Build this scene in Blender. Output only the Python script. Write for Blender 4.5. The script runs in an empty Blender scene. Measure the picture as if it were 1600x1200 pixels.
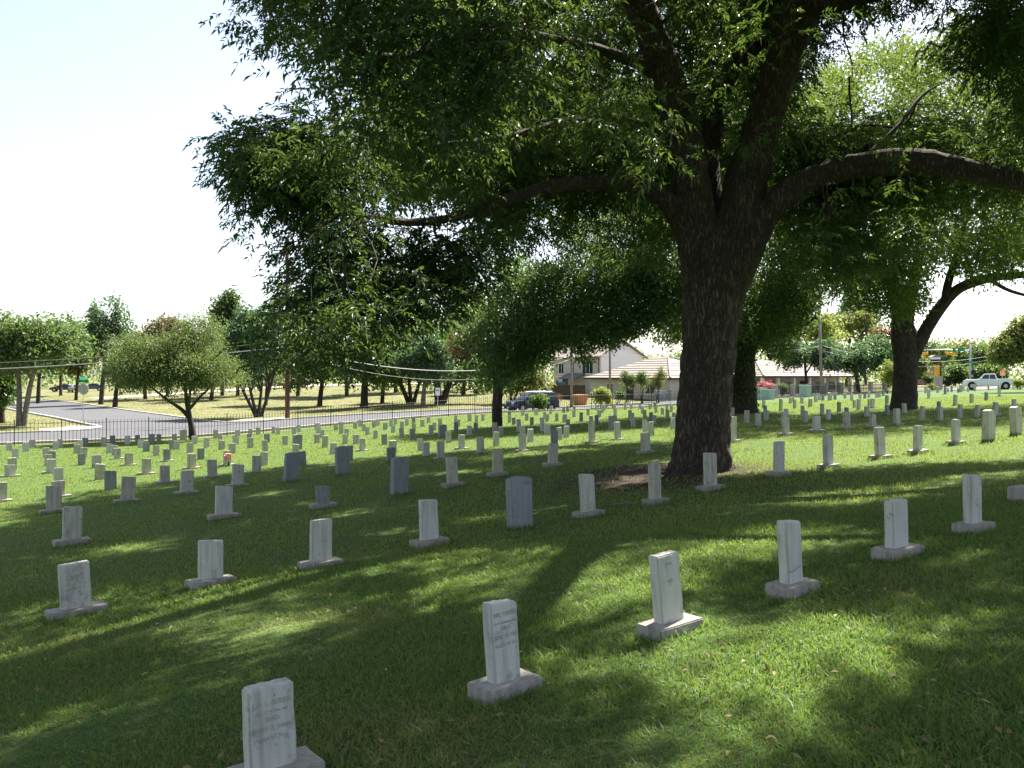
import bpy, bmesh, math, random
import numpy as np
from mathutils import Vector, noise as mnoise

random.seed(7)
rng = np.random.default_rng(7)
R = math.radians
SCN = bpy.context.scene
COL = SCN.collection

# ------------------------------------------------------------------ camera, sky, sun, exposure
EYE = 1.67                       # eye height above the lawn at the photographer's feet
FPX, HZ = 1400.0, 585.0          # focal length and horizon of the photograph, in its pixels
cam = bpy.data.cameras.new('camera')
cam_o = bpy.data.objects.new('camera', cam)
COL.objects.link(cam_o)
cam.sensor_width = 36.0
cam.lens = 36.0 * FPX / 1600.0
cam.shift_y = -15.0 / 1600.0
cam.clip_start, cam.clip_end = 0.1, 6000.0
cam_o.location = (0, 0, EYE)
cam_o.rotation_euler = (R(90), 0, 0)
SCN.camera = cam_o

SUN_AZ, SUN_EL = R(36), R(50)
SUN = Vector((math.sin(SUN_AZ)*math.cos(SUN_EL), math.cos(SUN_AZ)*math.cos(SUN_EL), math.sin(SUN_EL)))
world = bpy.data.worlds.new('World')
SCN.world = world
world.use_nodes = True
wn = world.node_tree.nodes
sky = wn.new('ShaderNodeTexSky')
sky.sky_type = 'NISHITA'
sky.sun_disc = False
sky.sun_elevation, sky.sun_rotation = SUN_EL, SUN_AZ
sky.air_density, sky.dust_density, sky.ozone_density = 1.0, 1.2, 1.0
hsv = wn.new('ShaderNodeHueSaturation')          # thin summer haze: a paler sky all round
hsv.inputs['Saturation'].default_value = 0.68
world.node_tree.links.new(sky.outputs[0], hsv.inputs['Color'])
world.node_tree.links.new(hsv.outputs[0], wn['Background'].inputs[0])
wn['Background'].inputs[1].default_value = 0.062
sl = bpy.data.lights.new('sun', 'SUN')
sl.energy, sl.angle, sl.color = 5.0, R(0.55), (1.0, 0.95, 0.86)
sun_o = bpy.data.objects.new('sun', sl)
COL.objects.link(sun_o)
sun_o.rotation_euler = (-SUN).to_track_quat('-Z', 'Y').to_euler()
sun_o.location = SUN * 60
vs = SCN.view_settings
vs.view_transform, vs.look, vs.gamma, vs.exposure = 'Standard', 'None', 1.0, 2.08
vs.use_curve_mapping = False
SCN.cycles.use_denoising = True
SCN.cycles.max_bounces = 6
SCN.cycles.transparent_max_bounces = 8
SCN.cycles.transmission_bounces = 4
SCN.cycles.sample_clamp_indirect = 6.0

# ------------------------------------------------------------------ helpers
def link(o, parent=None):
    COL.objects.link(o)
    if parent is not None:
        o.parent = parent
    return o

def tag(o, label=None, cat=None, group=None, kind=None):
    if label: o['label'] = label
    if cat: o['category'] = cat
    if group: o['group'] = group
    if kind: o['kind'] = kind
    return o

def empty(name, loc, rz=0.0, label=None, cat=None, group=None):
    o = bpy.data.objects.new(name, None)
    o.empty_display_size = .2
    o.location = loc
    o.rotation_euler = (0, 0, rz)
    link(o)
    return tag(o, label, cat, group)

def np_mesh(name, verts, quads=None, tris=None, mats=None, smooth=False, mat_index=None):
    me = bpy.data.meshes.new(name)
    verts = np.asarray(verts, np.float32).reshape(-1, 3)
    quads = np.zeros((0, 4), np.int32) if quads is None else np.asarray(quads, np.int32).reshape(-1, 4)
    tris = np.zeros((0, 3), np.int32) if tris is None else np.asarray(tris, np.int32).reshape(-1, 3)
    me.vertices.add(len(verts)); me.vertices.foreach_set('co', verts.ravel())
    nl = quads.size + tris.size
    me.loops.add(nl); me.loops.foreach_set('vertex_index', np.concatenate([quads.ravel(), tris.ravel()]))
    npoly = len(quads) + len(tris)
    me.polygons.add(npoly)
    st = np.concatenate([np.arange(len(quads))*4, quads.size + np.arange(len(tris))*3])
    me.polygons.foreach_set('loop_start', st.astype(np.int32))
    if mat_index is not None:
        me.polygons.foreach_set('material_index', np.asarray(mat_index, np.int32))
    me.polygons.foreach_set('use_smooth', np.full(npoly, smooth))
    me.update(calc_edges=True)
    for m in (mats or []):
        me.materials.append(m)
    return me

def mesh_obj(name, me, parent=None, loc=(0, 0, 0), rot=(0, 0, 0)):
    o = bpy.data.objects.new(name, me)
    o.location, o.rotation_euler = loc, rot
    return link(o, parent)

class MB:
    """collects shapes, then becomes one mesh object"""
    def __init__(s): s.v, s.f = [], []
    def add(s, vs_, fs_):
        n = len(s.v)
        s.v += [tuple(p) for p in vs_]
        s.f += [tuple(i + n for i in f) for f in fs_]
        return s
    def box(s, a, b):
        (x0, y0, z0), (x1, y1, z1) = a, b
        return s.add([(x0,y0,z0),(x1,y0,z0),(x1,y1,z0),(x0,y1,z0),(x0,y0,z1),(x1,y0,z1),(x1,y1,z1),(x0,y1,z1)],
                     [(0,3,2,1),(4,5,6,7),(0,1,5,4),(1,2,6,5),(2,3,7,6),(3,0,4,7)])
    def prism(s, poly, y0, y1):
        """poly in (x,z), extruded along y"""
        n = len(poly)
        vs_ = [(x, y0, z) for x, z in poly] + [(x, y1, z) for x, z in poly]
        return s.add(vs_, [tuple(range(n)), tuple(range(2*n-1, n-1, -1))] + [(i, i+n, (i+1) % n + n, (i+1) % n) for i in range(n)])
    def tube(s, pts, radii, sides=8, cap=True):
        v, q = tube(pts, radii, sides)
        fs = [tuple(f) for f in q]
        if cap:
            fs += [tuple(range(sides))[::-1], tuple(range(len(v)-sides, len(v)))]
        return s.add(v, fs)
    def build(s, name, mat, parent=None, smooth=False, bevel=0.0, loc=(0,0,0), rot=(0,0,0), seg=2):
        me = bpy.data.meshes.new(name)
        me.from_pydata(s.v, [], s.f)
        bm = bmesh.new(); bm.from_mesh(me)
        bmesh.ops.recalc_face_normals(bm, faces=bm.faces)
        if bevel:
            bmesh.ops.bevel(bm, geom=list(bm.edges), offset=bevel, segments=seg, affect='EDGES', profile=.6, clamp_overlap=True)
        bm.to_mesh(me); bm.free()
        for p in me.polygons: p.use_smooth = smooth
        me.materials.append(mat)
        return mesh_obj(name, me, parent, loc, rot)

def norm(a):
    return a / np.maximum(np.linalg.norm(a, axis=-1, keepdims=True), 1e-9)

def tube(pts, radii, sides=8):
    P = np.asarray(pts, float); n = len(P)
    rad = np.broadcast_to(np.asarray(radii, float), (n,))
    T = norm(np.gradient(P, axis=0))
    ref = np.array([1., 0, 0]) if abs(T[0][0]) < .9 else np.array([0, 1., 0])
    out = []
    ang = np.arange(sides) * 2*np.pi/sides
    N = norm(np.cross(T[0], ref))
    for i in range(n):
        N = norm(N - T[i]*np.dot(N, T[i]))
        B = np.cross(T[i], N)
        out.append(P[i] + rad[i]*(np.cos(ang)[:, None]*N + np.sin(ang)[:, None]*B))
    v = np.concatenate(out)
    k = np.arange(sides); k2 = (k+1) % sides
    q = np.concatenate([np.stack([i*sides+k, i*sides+k2, (i+1)*sides+k2, (i+1)*sides+k], 1) for i in range(n-1)])
    return v, q

def spline(pts, per=6):
    """Catmull-Rom through rows of numbers (position and radius together)"""
    P = np.asarray(pts, float)
    P = np.vstack([2*P[0]-P[1], P, 2*P[-1]-P[-2]])
    out = []
    for i in range(1, len(P)-2):
        p0, p1, p2, p3 = P[i-1:i+3]
        for t in np.linspace(0, 1, per, endpoint=False):
            out.append(.5*((2*p1) + (p2-p0)*t + (2*p0-5*p1+4*p2-p3)*t*t + (3*p1-p0-3*p2+p3)*t**3))
    out.append(P[-2])
    return np.array(out)

def at(px, py, d):
    """the world point seen at a pixel of the photograph, d metres ahead"""
    return np.array([(px-800)/FPX*d, d, EYE-(py-HZ)/FPX*d])

# ------------------------------------------------------------------ materials
def nodes_of(m):
    nt = m.node_tree
    return nt, nt.nodes, nt.links

def mat(name, base, rough=.8, noise=0.0, scale=8.0, bump=0.0, bscale=40.0, metal=0.0, dark=None, spec=.3, coat=0.0):
    m = bpy.data.materials.new(name); m.use_nodes = True
    nt, N, L = nodes_of(m)
    b = N['Principled BSDF']
    b.inputs['Base Color'].default_value = (*base, 1)
    b.inputs['Roughness'].default_value = rough
    b.inputs['Metallic'].default_value = metal
    b.inputs['Specular IOR Level'].default_value = spec
    b.inputs['Coat Weight'].default_value = coat
    tc = N.new('ShaderNodeTexCoord')
    if noise or dark:
        t = N.new('ShaderNodeTexNoise'); t.inputs['Scale'].default_value = scale; t.inputs['Detail'].default_value = 6
        t.inputs['Roughness'].default_value = .65
        L.new(tc.outputs['Object'], t.inputs['Vector'])
        r = N.new('ShaderNodeValToRGB')
        d = dark or tuple(c*(1-noise) for c in base)
        r.color_ramp.elements[0].position = .32; r.color_ramp.elements[0].color = (*d, 1)
        r.color_ramp.elements[1].position = .66; r.color_ramp.elements[1].color = (*[min(1, c*(1+noise*.35)) for c in base], 1)
        L.new(t.outputs['Fac'], r.inputs[0]); L.new(r.outputs[0], b.inputs['Base Color'])
    if bump:
        t2 = N.new('ShaderNodeTexNoise'); t2.inputs['Scale'].default_value = bscale; t2.inputs['Detail'].default_value = 5
        L.new(tc.outputs['Object'], t2.inputs['Vector'])
        bp = N.new('ShaderNodeBump'); bp.inputs['Strength'].default_value = bump; bp.inputs['Distance'].default_value = .02
        L.new(t2.outputs['Fac'], bp.inputs['Height']); L.new(bp.outputs[0], b.inputs['Normal'])
    return m

def stone_mat(name, base, stain, lichen, warm):
    """weathered marble: blotches, vertical run-off streaks, dark specks, each stone its own tone"""
    m = bpy.data.materials.new(name); m.use_nodes = True
    nt, N, L = nodes_of(m)
    b = N['Principled BSDF']; b.inputs['Roughness'].default_value = .82; b.inputs['Specular IOR Level'].default_value = .25
    tc = N.new('ShaderNodeTexCoord'); oi = N.new('ShaderNodeObjectInfo')
    off = N.new('ShaderNodeVectorMath'); off.operation = 'MULTIPLY_ADD'
    L.new(oi.outputs['Random'], off.inputs[0]); off.inputs[1].default_value = (37, 53, 71); L.new(tc.outputs['Object'], off.inputs[2])
    mp = N.new('ShaderNodeMapping'); mp.inputs['Scale'].default_value = (22, 22, 2.2); L.new(off.outputs[0], mp.inputs[0])
    n1 = N.new('ShaderNodeTexNoise'); n1.inputs['Scale'].default_value = 1.0; n1.inputs['Detail'].default_value = 5; L.new(mp.outputs[0], n1.inputs['Vector'])
    n2 = N.new('ShaderNodeTexNoise'); n2.inputs['Scale'].default_value = 7.0; n2.inputs['Detail'].default_value = 8; n2.inputs['Roughness'].default_value = .7; L.new(off.outputs[0], n2.inputs['Vector'])
    n3 = N.new('ShaderNodeTexNoise'); n3.inputs['Scale'].default_value = 90.0; n3.inputs['Detail'].default_value = 3; L.new(off.outputs[0], n3.inputs['Vector'])
    def ramp(src, p0, p1):
        r = N.new('ShaderNodeMapRange'); r.inputs[1].default_value = p0; r.inputs[2].default_value = p1
        L.new(src, r.inputs[0]); return r.outputs[0]
    def mix(fac, a, c, kind='MIX'):
        x = N.new('ShaderNodeMix'); x.data_type = 'RGBA'; x.blend_type = kind
        if isinstance(fac, float): x.inputs[0].default_value = fac
        else: L.new(fac, x.inputs[0])
        for i, s in ((6, a), (7, c)):
            if isinstance(s, tuple): x.inputs[i].default_value = (*s, 1)
            else: L.new(s, x.inputs[i])
        return x.outputs[2]
    c = mix(ramp(n1.outputs['Fac'], .45, .75), base, stain)
    c = mix(ramp(n2.outputs['Fac'], .55, .72), c, lichen)
    c = mix(ramp(n3.outputs['Fac'], .66, .74), c, tuple(x*.45 for x in stain))
    c = mix(oi.outputs['Random'], c, mix(.55, c, warm, 'MULTIPLY'))
    L.new(c, b.inputs['Base Color'])
    ad = N.new('ShaderNodeMath'); ad.operation = 'ADD'; L.new(n2.outputs['Fac'], ad.inputs[0]); L.new(n3.outputs['Fac'], ad.inputs[1])
    bp = N.new('ShaderNodeBump'); bp.inputs['Strength'].default_value = .45; bp.inputs['Distance'].default_value = .006
    L.new(ad.outputs[0], bp.inputs['Height']); L.new(bp.outputs[0], b.inputs['Normal'])
    return m

def leaf_mat(name, cols, trans, tw=.42, rough=.45, spec=.35):
    m = bpy.data.materials.new(name); m.use_nodes = True
    nt, N, L = nodes_of(m)
    b = N['Principled BSDF']; b.inputs['Roughness'].default_value = rough; b.inputs['Specular IOR Level'].default_value = spec
    g = N.new('ShaderNodeNewGeometry')
    r = N.new('ShaderNodeValToRGB'); r.color_ramp.interpolation = 'LINEAR'
    els = r.color_ramp.elements
    while len(els) < len(cols): els.new(.5)
    for i, c in enumerate(cols):
        els[i].position = i/(len(cols)-1); els[i].color = (*c, 1)
    L.new(g.outputs['Random Per Island'], r.inputs[0])
    L.new(r.outputs[0], b.inputs['Base Color'])
    t = N.new('ShaderNodeBsdfTranslucent')
    tm = N.new('ShaderNodeMix'); tm.data_type = 'RGBA'; tm.blend_type = 'MULTIPLY'; tm.inputs[0].default_value = .35
    tm.inputs[6].default_value = (*trans, 1); L.new(r.outputs[0], tm.inputs[7])
    mxc = N.new('ShaderNodeMix'); mxc.data_type = 'RGBA'; mxc.inputs[0].default_value = .5
    mxc.inputs[6].default_value = (*trans, 1); L.new(tm.outputs[2], mxc.inputs[7])
    L.new(mxc.outputs[2], t.inputs[0])
    mx = N.new('ShaderNodeMixShader'); mx.inputs[0].default_value = tw
    L.new(b.outputs[0], mx.inputs[1]); L.new(t.outputs[0], mx.inputs[2])
    L.new(mx.outputs[0], N['Material Output'].inputs[0])
    return m

def bark_mat(name, base, dark, scale=1.0, bump=1.0):
    m = bpy.data.materials.new(name); m.use_nodes = True
    nt, N, L = nodes_of(m)
    b = N['Principled BSDF']; b.inputs['Roughness'].default_value = .92; b.inputs['Specular IOR Level'].default_value = .15
    tc = N.new('ShaderNodeTexCoord')
    mp = N.new('ShaderNodeMapping'); mp.inputs['Scale'].default_value = (13*scale, 13*scale, 1.9*scale); L.new(tc.outputs['Object'], mp.inputs[0])
    v = N.new('ShaderNodeTexVoronoi'); v.feature = 'DISTANCE_TO_EDGE'; v.inputs['Scale'].default_value = 1.4
    nz = N.new('ShaderNodeTexNoise'); nz.inputs['Scale'].default_value = 2.0; nz.inputs['Detail'].default_value = 8; nz.inputs['Roughness'].default_value = .7
    L.new(mp.outputs[0], nz.inputs['Vector'])
    mv = N.new('ShaderNodeVectorMath'); mv.operation = 'MULTIPLY_ADD'; L.new(nz.outputs['Color'], mv.inputs[0]); mv.inputs[1].default_value = (2.4, 2.4, 2.4); L.new(mp.outputs[0], mv.inputs[2])
    L.new(mv.outputs[0], v.inputs['Vector'])
    r = N.new('ShaderNodeMapRange'); r.inputs[1].default_value = 0; r.inputs[2].default_value = .22; L.new(v.outputs['Distance'], r.inputs[0])
    n2 = N.new('ShaderNodeTexNoise'); n2.inputs['Scale'].default_value = 3.0; n2.inputs['Detail'].default_value = 6; L.new(tc.outputs['Object'], n2.inputs['Vector'])
    mu = N.new('ShaderNodeMath'); mu.operation = 'MULTIPLY'; L.new(r.outputs[0], mu.inputs[0]); L.new(n2.outputs['Fac'], mu.inputs[1])
    mr = N.new('ShaderNodeMapRange'); mr.inputs[1].default_value = .05; mr.inputs[2].default_value = .6; L.new(mu.outputs[0], mr.inputs[0])
    x = N.new('ShaderNodeMix'); x.data_type = 'RGBA'; x.inputs[6].default_value = (*dark, 1); x.inputs[7].default_value = (*base, 1)
    L.new(mr.outputs[0], x.inputs[0]); L.new(x.outputs[2], b.inputs['Base Color'])
    ad = N.new('ShaderNodeMath'); ad.operation = 'MULTIPLY_ADD'; ad.inputs[1].default_value = .5; L.new(nz.outputs['Fac'], ad.inputs[0]); L.new(r.outputs[0], ad.inputs[2])
    bp = N.new('ShaderNodeBump'); bp.inputs['Strength'].default_value = bump; bp.inputs['Distance'].default_value = .03
    L.new(ad.outputs[0], bp.inputs['Height']); L.new(bp.outputs[0], b.inputs['Normal'])
    return m

# ------------------------------------------------------------------ terrain: a smooth surface through the heights read off the photograph
ROWS = [(4.2, ((430,1190),(795,1080),(1057,988),(1247,922),(1405,870),(1525,830))),
 (10.1, ((120,962),(330,918),(505,884),(675,850),(813,823),(920,803),(1022,785),(1110,763),(1215,740),(1295,728),(1378,715),(1435,706),(1495,693),(1545,686),(1588,679))),
 (16.1, ((115,852),(350,815),(625,772),(705,758),(780,742),(864,729),(1009,709),(1147,691),(1228,681),(1277,676),(1323,671),(1362,668),(1402,663))),
 (53.9, ((20,697),(130,693),(300,686),(440,674),(560,663),(770,646),(900,641),(1000,637),(1190,624),(1400,613),(1590,606)))]
ctl = []
for c_, l_ in ROWS:
    for px_, py_ in l_:
        X_ = (px_-800)/FPX
        ctl.append(at(px_, py_, c_/(.8-.6*X_)))
for px_, py_, d_ in [(160,668,66),(88,655,78),(40,625,136),(210,645,91),(350,661,72),(115,612,170),(480,604,150),(560,640,88),(690,632,88),(450,655,72),(650,628,105),(830,645,78),(1000,620,105),(1250,618,108),(1545,609,117),(1500,605,140),(900,637,88.5),(1000,631,94),(1150,622,103)]:
    ctl.append(at(px_, py_, d_))
ctl += [np.array(p, float) for p in [(0,0,0),(-3,0,-.32),(3,0,.3),(0,-8,.3),(-8,3,-1.1),(-15,-8,-1.6),(20,5,1.55),(40,20,1.9),(60,45,.8),
 (-260,300,-2.2),(0,320,-1),(250,300,0),(-150,60,-2.5),(150,60,1),(110,130,.6),(-30,20,-2.1),(-40,-40,-3),(40,-40,3),(-200,200,-2.4)]]
ctl = np.array(ctl)
TSC = 30.0
TP = ctl[:, :2]/TSC
def _phi(r2): return .5*r2*np.log(r2+1e-9)
_n = len(TP)
_A = np.zeros((_n+3, _n+3))
_A[:_n, :_n] = _phi(((TP[:, None]-TP[None])**2).sum(-1)) + .004*np.eye(_n)
_A[:_n, _n] = 1; _A[:_n, _n+1:] = TP; _A[_n, :_n] = 1; _A[_n+1:, :_n] = TP.T
TW = np.linalg.solve(_A, np.r_[ctl[:, 2], 0, 0, 0])
def gz(x, y):
    q = np.stack([np.asarray(x, float), np.asarray(y, float)], -1)/TSC
    sh = q.shape[:-1]; q = q.reshape(-1, 2); o = np.empty(len(q))
    far = np.maximum(np.abs(q).max(1)*TSC/330.0, 1.0)       # beyond the mapped land the surface runs on level
    q = q/far[:, None]
    for i in range(0, len(q), 40000):
        b = q[i:i+40000]
        o[i:i+40000] = _phi(((b[:, None]-TP[None])**2).sum(-1)) @ TW[:_n] + TW[_n] + b @ TW[_n+1:]
    return o.reshape(sh)
def g1(x, y): return float(gz(x, y))
def uv(u, v): return (.8*u-.6*v, .6*u+.8*v)          # u runs along the grave rows, v across them
def uvz(u, v, dz=0.0):
    x, y = uv(u, v)
    return np.array([x, y, g1(x, y)+dz])
_DS = np.geomspace(2., 200., 500)
def foot(px, py, vmax=None):
    """where the ground is seen at a pixel of the photograph"""
    X = (px-800)/FPX
    f = EYE-(py-HZ)/FPX*_DS-gz(X*_DS, _DS)
    k = np.where(f < 0)[0]
    d = 120.0
    if len(k) and k[0] > 0:
        j = k[0]; d = _DS[j-1]+(_DS[j]-_DS[j-1])*f[j-1]/(f[j-1]-f[j])
    if vmax: d = min(d, vmax/(.8-.6*X))
    return np.array([X*d, d, g1(X*d, d)])
def on(px, d):
    """the ground point in the direction of an image column, d metres ahead"""
    x = (px-800)/FPX*d
    return np.array([x, d, g1(x, d)])

ROW_ANG = math.atan2(.6, .8)
# ------------------------------------------------------------------ shared materials
M = {}
M['asphalt'] = mat('asphalt', (.080, .080, .085), .9, .2, 1.5, .25, 90)
M['kerb'] = mat('kerb concrete', (.48, .45, .38), .9, .25, 2.0, .2, 30)
M['iron'] = mat('black iron', (.018, .018, .02), .55)
M['galv'] = mat('galvanised steel', (.42, .44, .47), .5, .1, 4, metal=.5)
M['wood_pole'] = mat('creosote pole', (.12, .062, .045), .85, .35, 3.0, .4, 25)
M['wood_grey'] = mat('grey weathered wood', (.27, .22, .19), .85, .3, 3.0, .3, 25)
M['wood_brown'] = mat('brown fence boards', (.09, .065, .05), .85, .3, 3.0, .3, 25)
M['wire'] = mat('cable', (.30, .30, .30), .5)
M['yellow'] = mat('yellow plastic', (.75, .42, .03), .5, .1, 6)
M['cream'] = mat('cream stucco', (.52, .46, .36), .9, .12, 1.2, .2, 40)
M['beige'] = mat('beige wall', (.50, .45, .38), .9, .12, 1.2, .2, 40)
M['white_wall'] = mat('white wall', (.72, .71, .70), .8, .08, 1.5)
M['trim'] = mat('dark brown trim', (.07, .045, .035), .7)
M['trim_w'] = mat('white paint', (.72, .70, .66), .6, .08, 5)
M['glass'] = mat('window glass', (.03, .035, .045), .08, spec=.6)
M['glass_c'] = mat('car glass', (.02, .025, .03), .06, spec=.7)
M['tyre'] = mat('tyre rubber', (.02, .02, .02), .85)
M['rim'] = mat('wheel alloy', (.45, .45, .46), .35, metal=.8)
M['chrome'] = mat('chrome', (.6, .6, .6), .2, metal=1)
M['lamp'] = mat('lamp lens', (.75, .75, .72), .2, spec=.6)
M['red_lamp'] = mat('tail lamp', (.35, .02, .02), .3)
M['navy'] = mat('dark blue car paint', (.018, .025, .055), .3, coat=.6)
M['white_p'] = mat('white car paint', (.78, .79, .82), .3, coat=.5)
M['black_p'] = mat('black car paint', (.015, .015, .025), .3, coat=.6)
M['red_p'] = mat('red car paint', (.30, .015, .02), .3, coat=.6)
M['silver_p'] = mat('silver car paint', (.45, .48, .52), .3, coat=.6, metal=.3)
M['dkplastic'] = mat('black plastic', (.025, .025, .027), .6)
M['bin_grey'] = mat('grey bin plastic', (.33, .37, .42), .6, .1, 6)
M['bin_orange'] = mat('terracotta tub', (.52, .24, .12), .8, .15, 5)
M['box_green'] = mat('pale green utility paint', (.34, .42, .38), .6, .12, 3)
M['box_top'] = mat('pale utility lid', (.62, .66, .60), .6, .1, 3)  # lids paler than the green cases
M['sign_back'] = mat('bare aluminium sign back', (.42, .42, .40), .6, .1, 6)
M['sign_green'] = mat('street sign green', (.01, .22, .13), .5)
M['sign_white'] = mat('white sign face', (.78, .78, .76), .5)
M['sign_black'] = mat('sign lettering', (.03, .03, .03), .6)
M['stone_rub'] = mat('rubble pillar', (.42, .37, .30), .9, .3, 3, .4, 15)
M['pink_wall'] = mat('pinkish stucco wall', (.46, .27, .20), .9, .15, 1.0)
M['orange_rail'] = mat('orange board', (.45, .20, .09), .8, .2, 4)
M['teal'] = mat('teal painted panel', (.03, .22, .30), .7, .3, 3)

def roof_mat(name, a, b_, pitch):
    m = bpy.data.materials.new(name); m.use_nodes = True
    nt, N, L = nodes_of(m)
    b = N['Principled BSDF']; b.inputs['Roughness'].default_value = .85
    tc = N.new('ShaderNodeTexCoord')
    sp = N.new('ShaderNodeSeparateXYZ'); L.new(tc.outputs['Object'], sp.inputs[0])
    n = N.new('ShaderNodeTexNoise'); n.inputs['Scale'].default_value = 2.2; n.inputs['Detail'].default_value = 6; L.new(tc.outputs['Object'], n.inputs['Vector'])
    r = N.new('ShaderNodeValToRGB'); r.color_ramp.elements[0].color = (*a, 1); r.color_ramp.elements[1].color = (*b_, 1)
    r.color_ramp.elements[0].position = .35; r.color_ramp.elements[1].position = .65
    L.new(n.outputs['Fac'], r.inputs[0]); L.new(r.outputs[0], b.inputs['Base Color'])
    return m
M['roof'] = roof_mat('faded clay roof', (.155, .125, .105), (.235, .195, .165), .25)
M['roof_dk'] = roof_mat('grey shingle roof', (.12, .12, .13), (.2, .2, .21), .25)
M['bark'] = bark_mat('pecan bark', (.135, .108, .088), (.05, .038, .03), 1.0, .8)
M['bark_far'] = bark_mat('tree bark', (.11, .09, .075), (.03, .024, .02), 1.0, .7)
M['bark_pale'] = bark_mat('pale bark', (.30, .26, .22), (.12, .10, .08), 1.0, .6)

TREE = foot(1098, 737)
TREE_D = TREE[1]

# ------------------------------------------------------------------ ground
def ground_material():
    m = bpy.data.materials.new('ground soil and turf'); m.use_nodes = True
    nt, N, L = nodes_of(m)
    b = N['Principled BSDF']; b.inputs['Roughness'].default_value = .95; b.inputs['Specular IOR Level'].default_value = .1
    g = N.new('ShaderNodeNewGeometry'); pos = g.outputs['Position']
    def noise_(scale, det=6, rough=.6):
        t = N.new('ShaderNodeTexNoise'); t.inputs['Scale'].default_value = scale; t.inputs['Detail'].default_value = det; t.inputs['Roughness'].default_value = rough
        L.new(pos, t.inputs['Vector']); return t.outputs['Fac']
    def rng_(src, a, c, lo=0., hi=1.):
        r = N.new('ShaderNodeMapRange'); r.inputs[1].default_value = a; r.inputs[2].default_value = c; r.inputs[3].default_value = lo; r.inputs[4].default_value = hi
        L.new(src, r.inputs[0]); return r.outputs[0]
    def mix(f, a, c):
        x = N.new('ShaderNodeMix'); x.data_type = 'RGBA'
        L.new(f, x.inputs[0])
        for i, s in ((6, a), (7, c)):
            if isinstance(s, tuple): x.inputs[i].default_value = (*s, 1)
            else: L.new(s, x.inputs[i])
        return x.outputs[2]
    def math_(op, a, c):
        x = N.new('ShaderNodeMath'); x.operation = op
        for i, s in ((0, a), (1, c)):
            if isinstance(s, (int, float)): x.inputs[i].default_value = s
            else: L.new(s, x.inputs[i])
        return x.outputs[0]
    n_lo, n_mid, n_hi = noise_(.35, 4), noise_(2.2, 6, .7), noise_(26, 6, .75)
    lawn = mix(rng_(n_mid, .35, .7), (.060, .120, .026), (.105, .155, .042))
    lawn = mix(rng_(n_lo, .60, .75), lawn, (.15, .16, .055))
    lawn = mix(rng_(n_hi, .40, .68), lawn, (.035, .055, .017))
    dry = mix(rng_(n_lo, .35, .65), (.165, .155, .075), (.10, .12, .042))
    dry = mix(rng_(n_mid, .5, .8), dry, (.20, .18, .10))
    vd = N.new('ShaderNodeVectorMath'); vd.operation = 'DOT_PRODUCT'; L.new(pos, vd.inputs[0]); vd.inputs[1].default_value = (-.6, .8, 0)
    vv = math_('ADD', vd.outputs['Value'], math_('MULTIPLY', n_mid, 1.2))
    col = mix(rng_(vv, 54.6, 55.4), lawn, dry)
    ds = N.new('ShaderNodeVectorMath'); ds.operation = 'DISTANCE'; L.new(pos, ds.inputs[0]); ds.inputs[1].default_value = (TREE[0]-.8, TREE[1]+.1, TREE[2])
    dd = math_('ADD', ds.outputs['Value'], math_('MULTIPLY', n_mid, -2.7))
    soil = mix(rng_(n_hi, .35, .7), (.025, .018, .013), (.058, .041, .029))
    col = mix(rng_(dd, .3, 1.6), soil, col)
    L.new(col, b.inputs['Base Color'])
    bp = N.new('ShaderNodeBump'); bp.inputs['Strength'].default_value = .6; bp.inputs['Distance'].default_value = .04
    L.new(n_hi, bp.inputs['Height']); L.new(bp.outputs[0], b.inputs['Normal'])
    return m
def lines(*segs):
    out = []
    for a, b, st in segs: out += list(np.arange(a, b, st))
    return np.array(out)
gu = np.concatenate([-np.geomspace(40, 3500, 14)[::-1], lines((-38, -12, 3), (-12, 40, .6), (40, 150, 3)), np.geomspace(150, 3500, 14)])
gv = np.concatenate([-np.geomspace(30, 3500, 14)[::-1], lines((-27, -8, 3), (-8, 30, .6), (30, 72, 1.0), (72, 170, 4)), np.geomspace(170, 3500, 14)])
U, V = np.meshgrid(gu, gv)
X, Y = uv(U, V)
Z = gz(X, Y)
nu, nv = len(gu), len(gv)
idx = np.arange(nu*nv).reshape(nv, nu)
q = np.stack([idx[:-1, :-1], idx[:-1, 1:], idx[1:, 1:], idx[1:, :-1]], -1).reshape(-1, 4)
Zb = Z.copy()
near = (U > -12) & (U < 40) & (V > -8) & (V < 30)
Zb[near] += .012*np.sin(X[near]*2.1+1.3*np.sin(Y[near]*1.7))
tag(mesh_obj('ground', np_mesh('ground', np.stack([X, Y, Zb], -1), q, mats=[ground_material()], smooth=True)), kind='structure')

def strip(name, us, vs_, dz, m):
    U_, V_ = np.meshgrid(us, vs_); x, y = uv(U_, V_); z = gz(x, y)+dz
    i = np.arange(U_.size).reshape(U_.shape)
    q_ = np.stack([i[:-1, :-1], i[:-1, 1:], i[1:, 1:], i[1:, :-1]], -1).reshape(-1, 4)
    return tag(mesh_obj(name, np_mesh(name, np.stack([x, y, z], -1), q_, mats=[m], smooth=True)), kind='structure')
SV0, SV1, SU0, SU1, CR = 55.6, 67.0, 15.3, 24.5, 5.0
strip('street', np.arange(-70, 190, 2.0), np.linspace(SV0, SV1, 8), .05, M['asphalt'])
strip('side_street', np.linspace(SU0, SU1, 5), np.arange(SV1, 152, 2.5), .054, M['asphalt'])
strip('far_road', np.arange(30, 120, 3.0), np.linspace(139, 147, 4), .06, M['kerb'])
arcL = [(SU0-CR+CR*math.sin(a), SV1+CR-CR*math.cos(a)) for a in np.linspace(0, math.pi/2, 9)]
arcR = [(SU1+CR-CR*math.sin(a), SV1+CR-CR*math.cos(a)) for a in np.linspace(0, math.pi/2, 9)]
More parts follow.
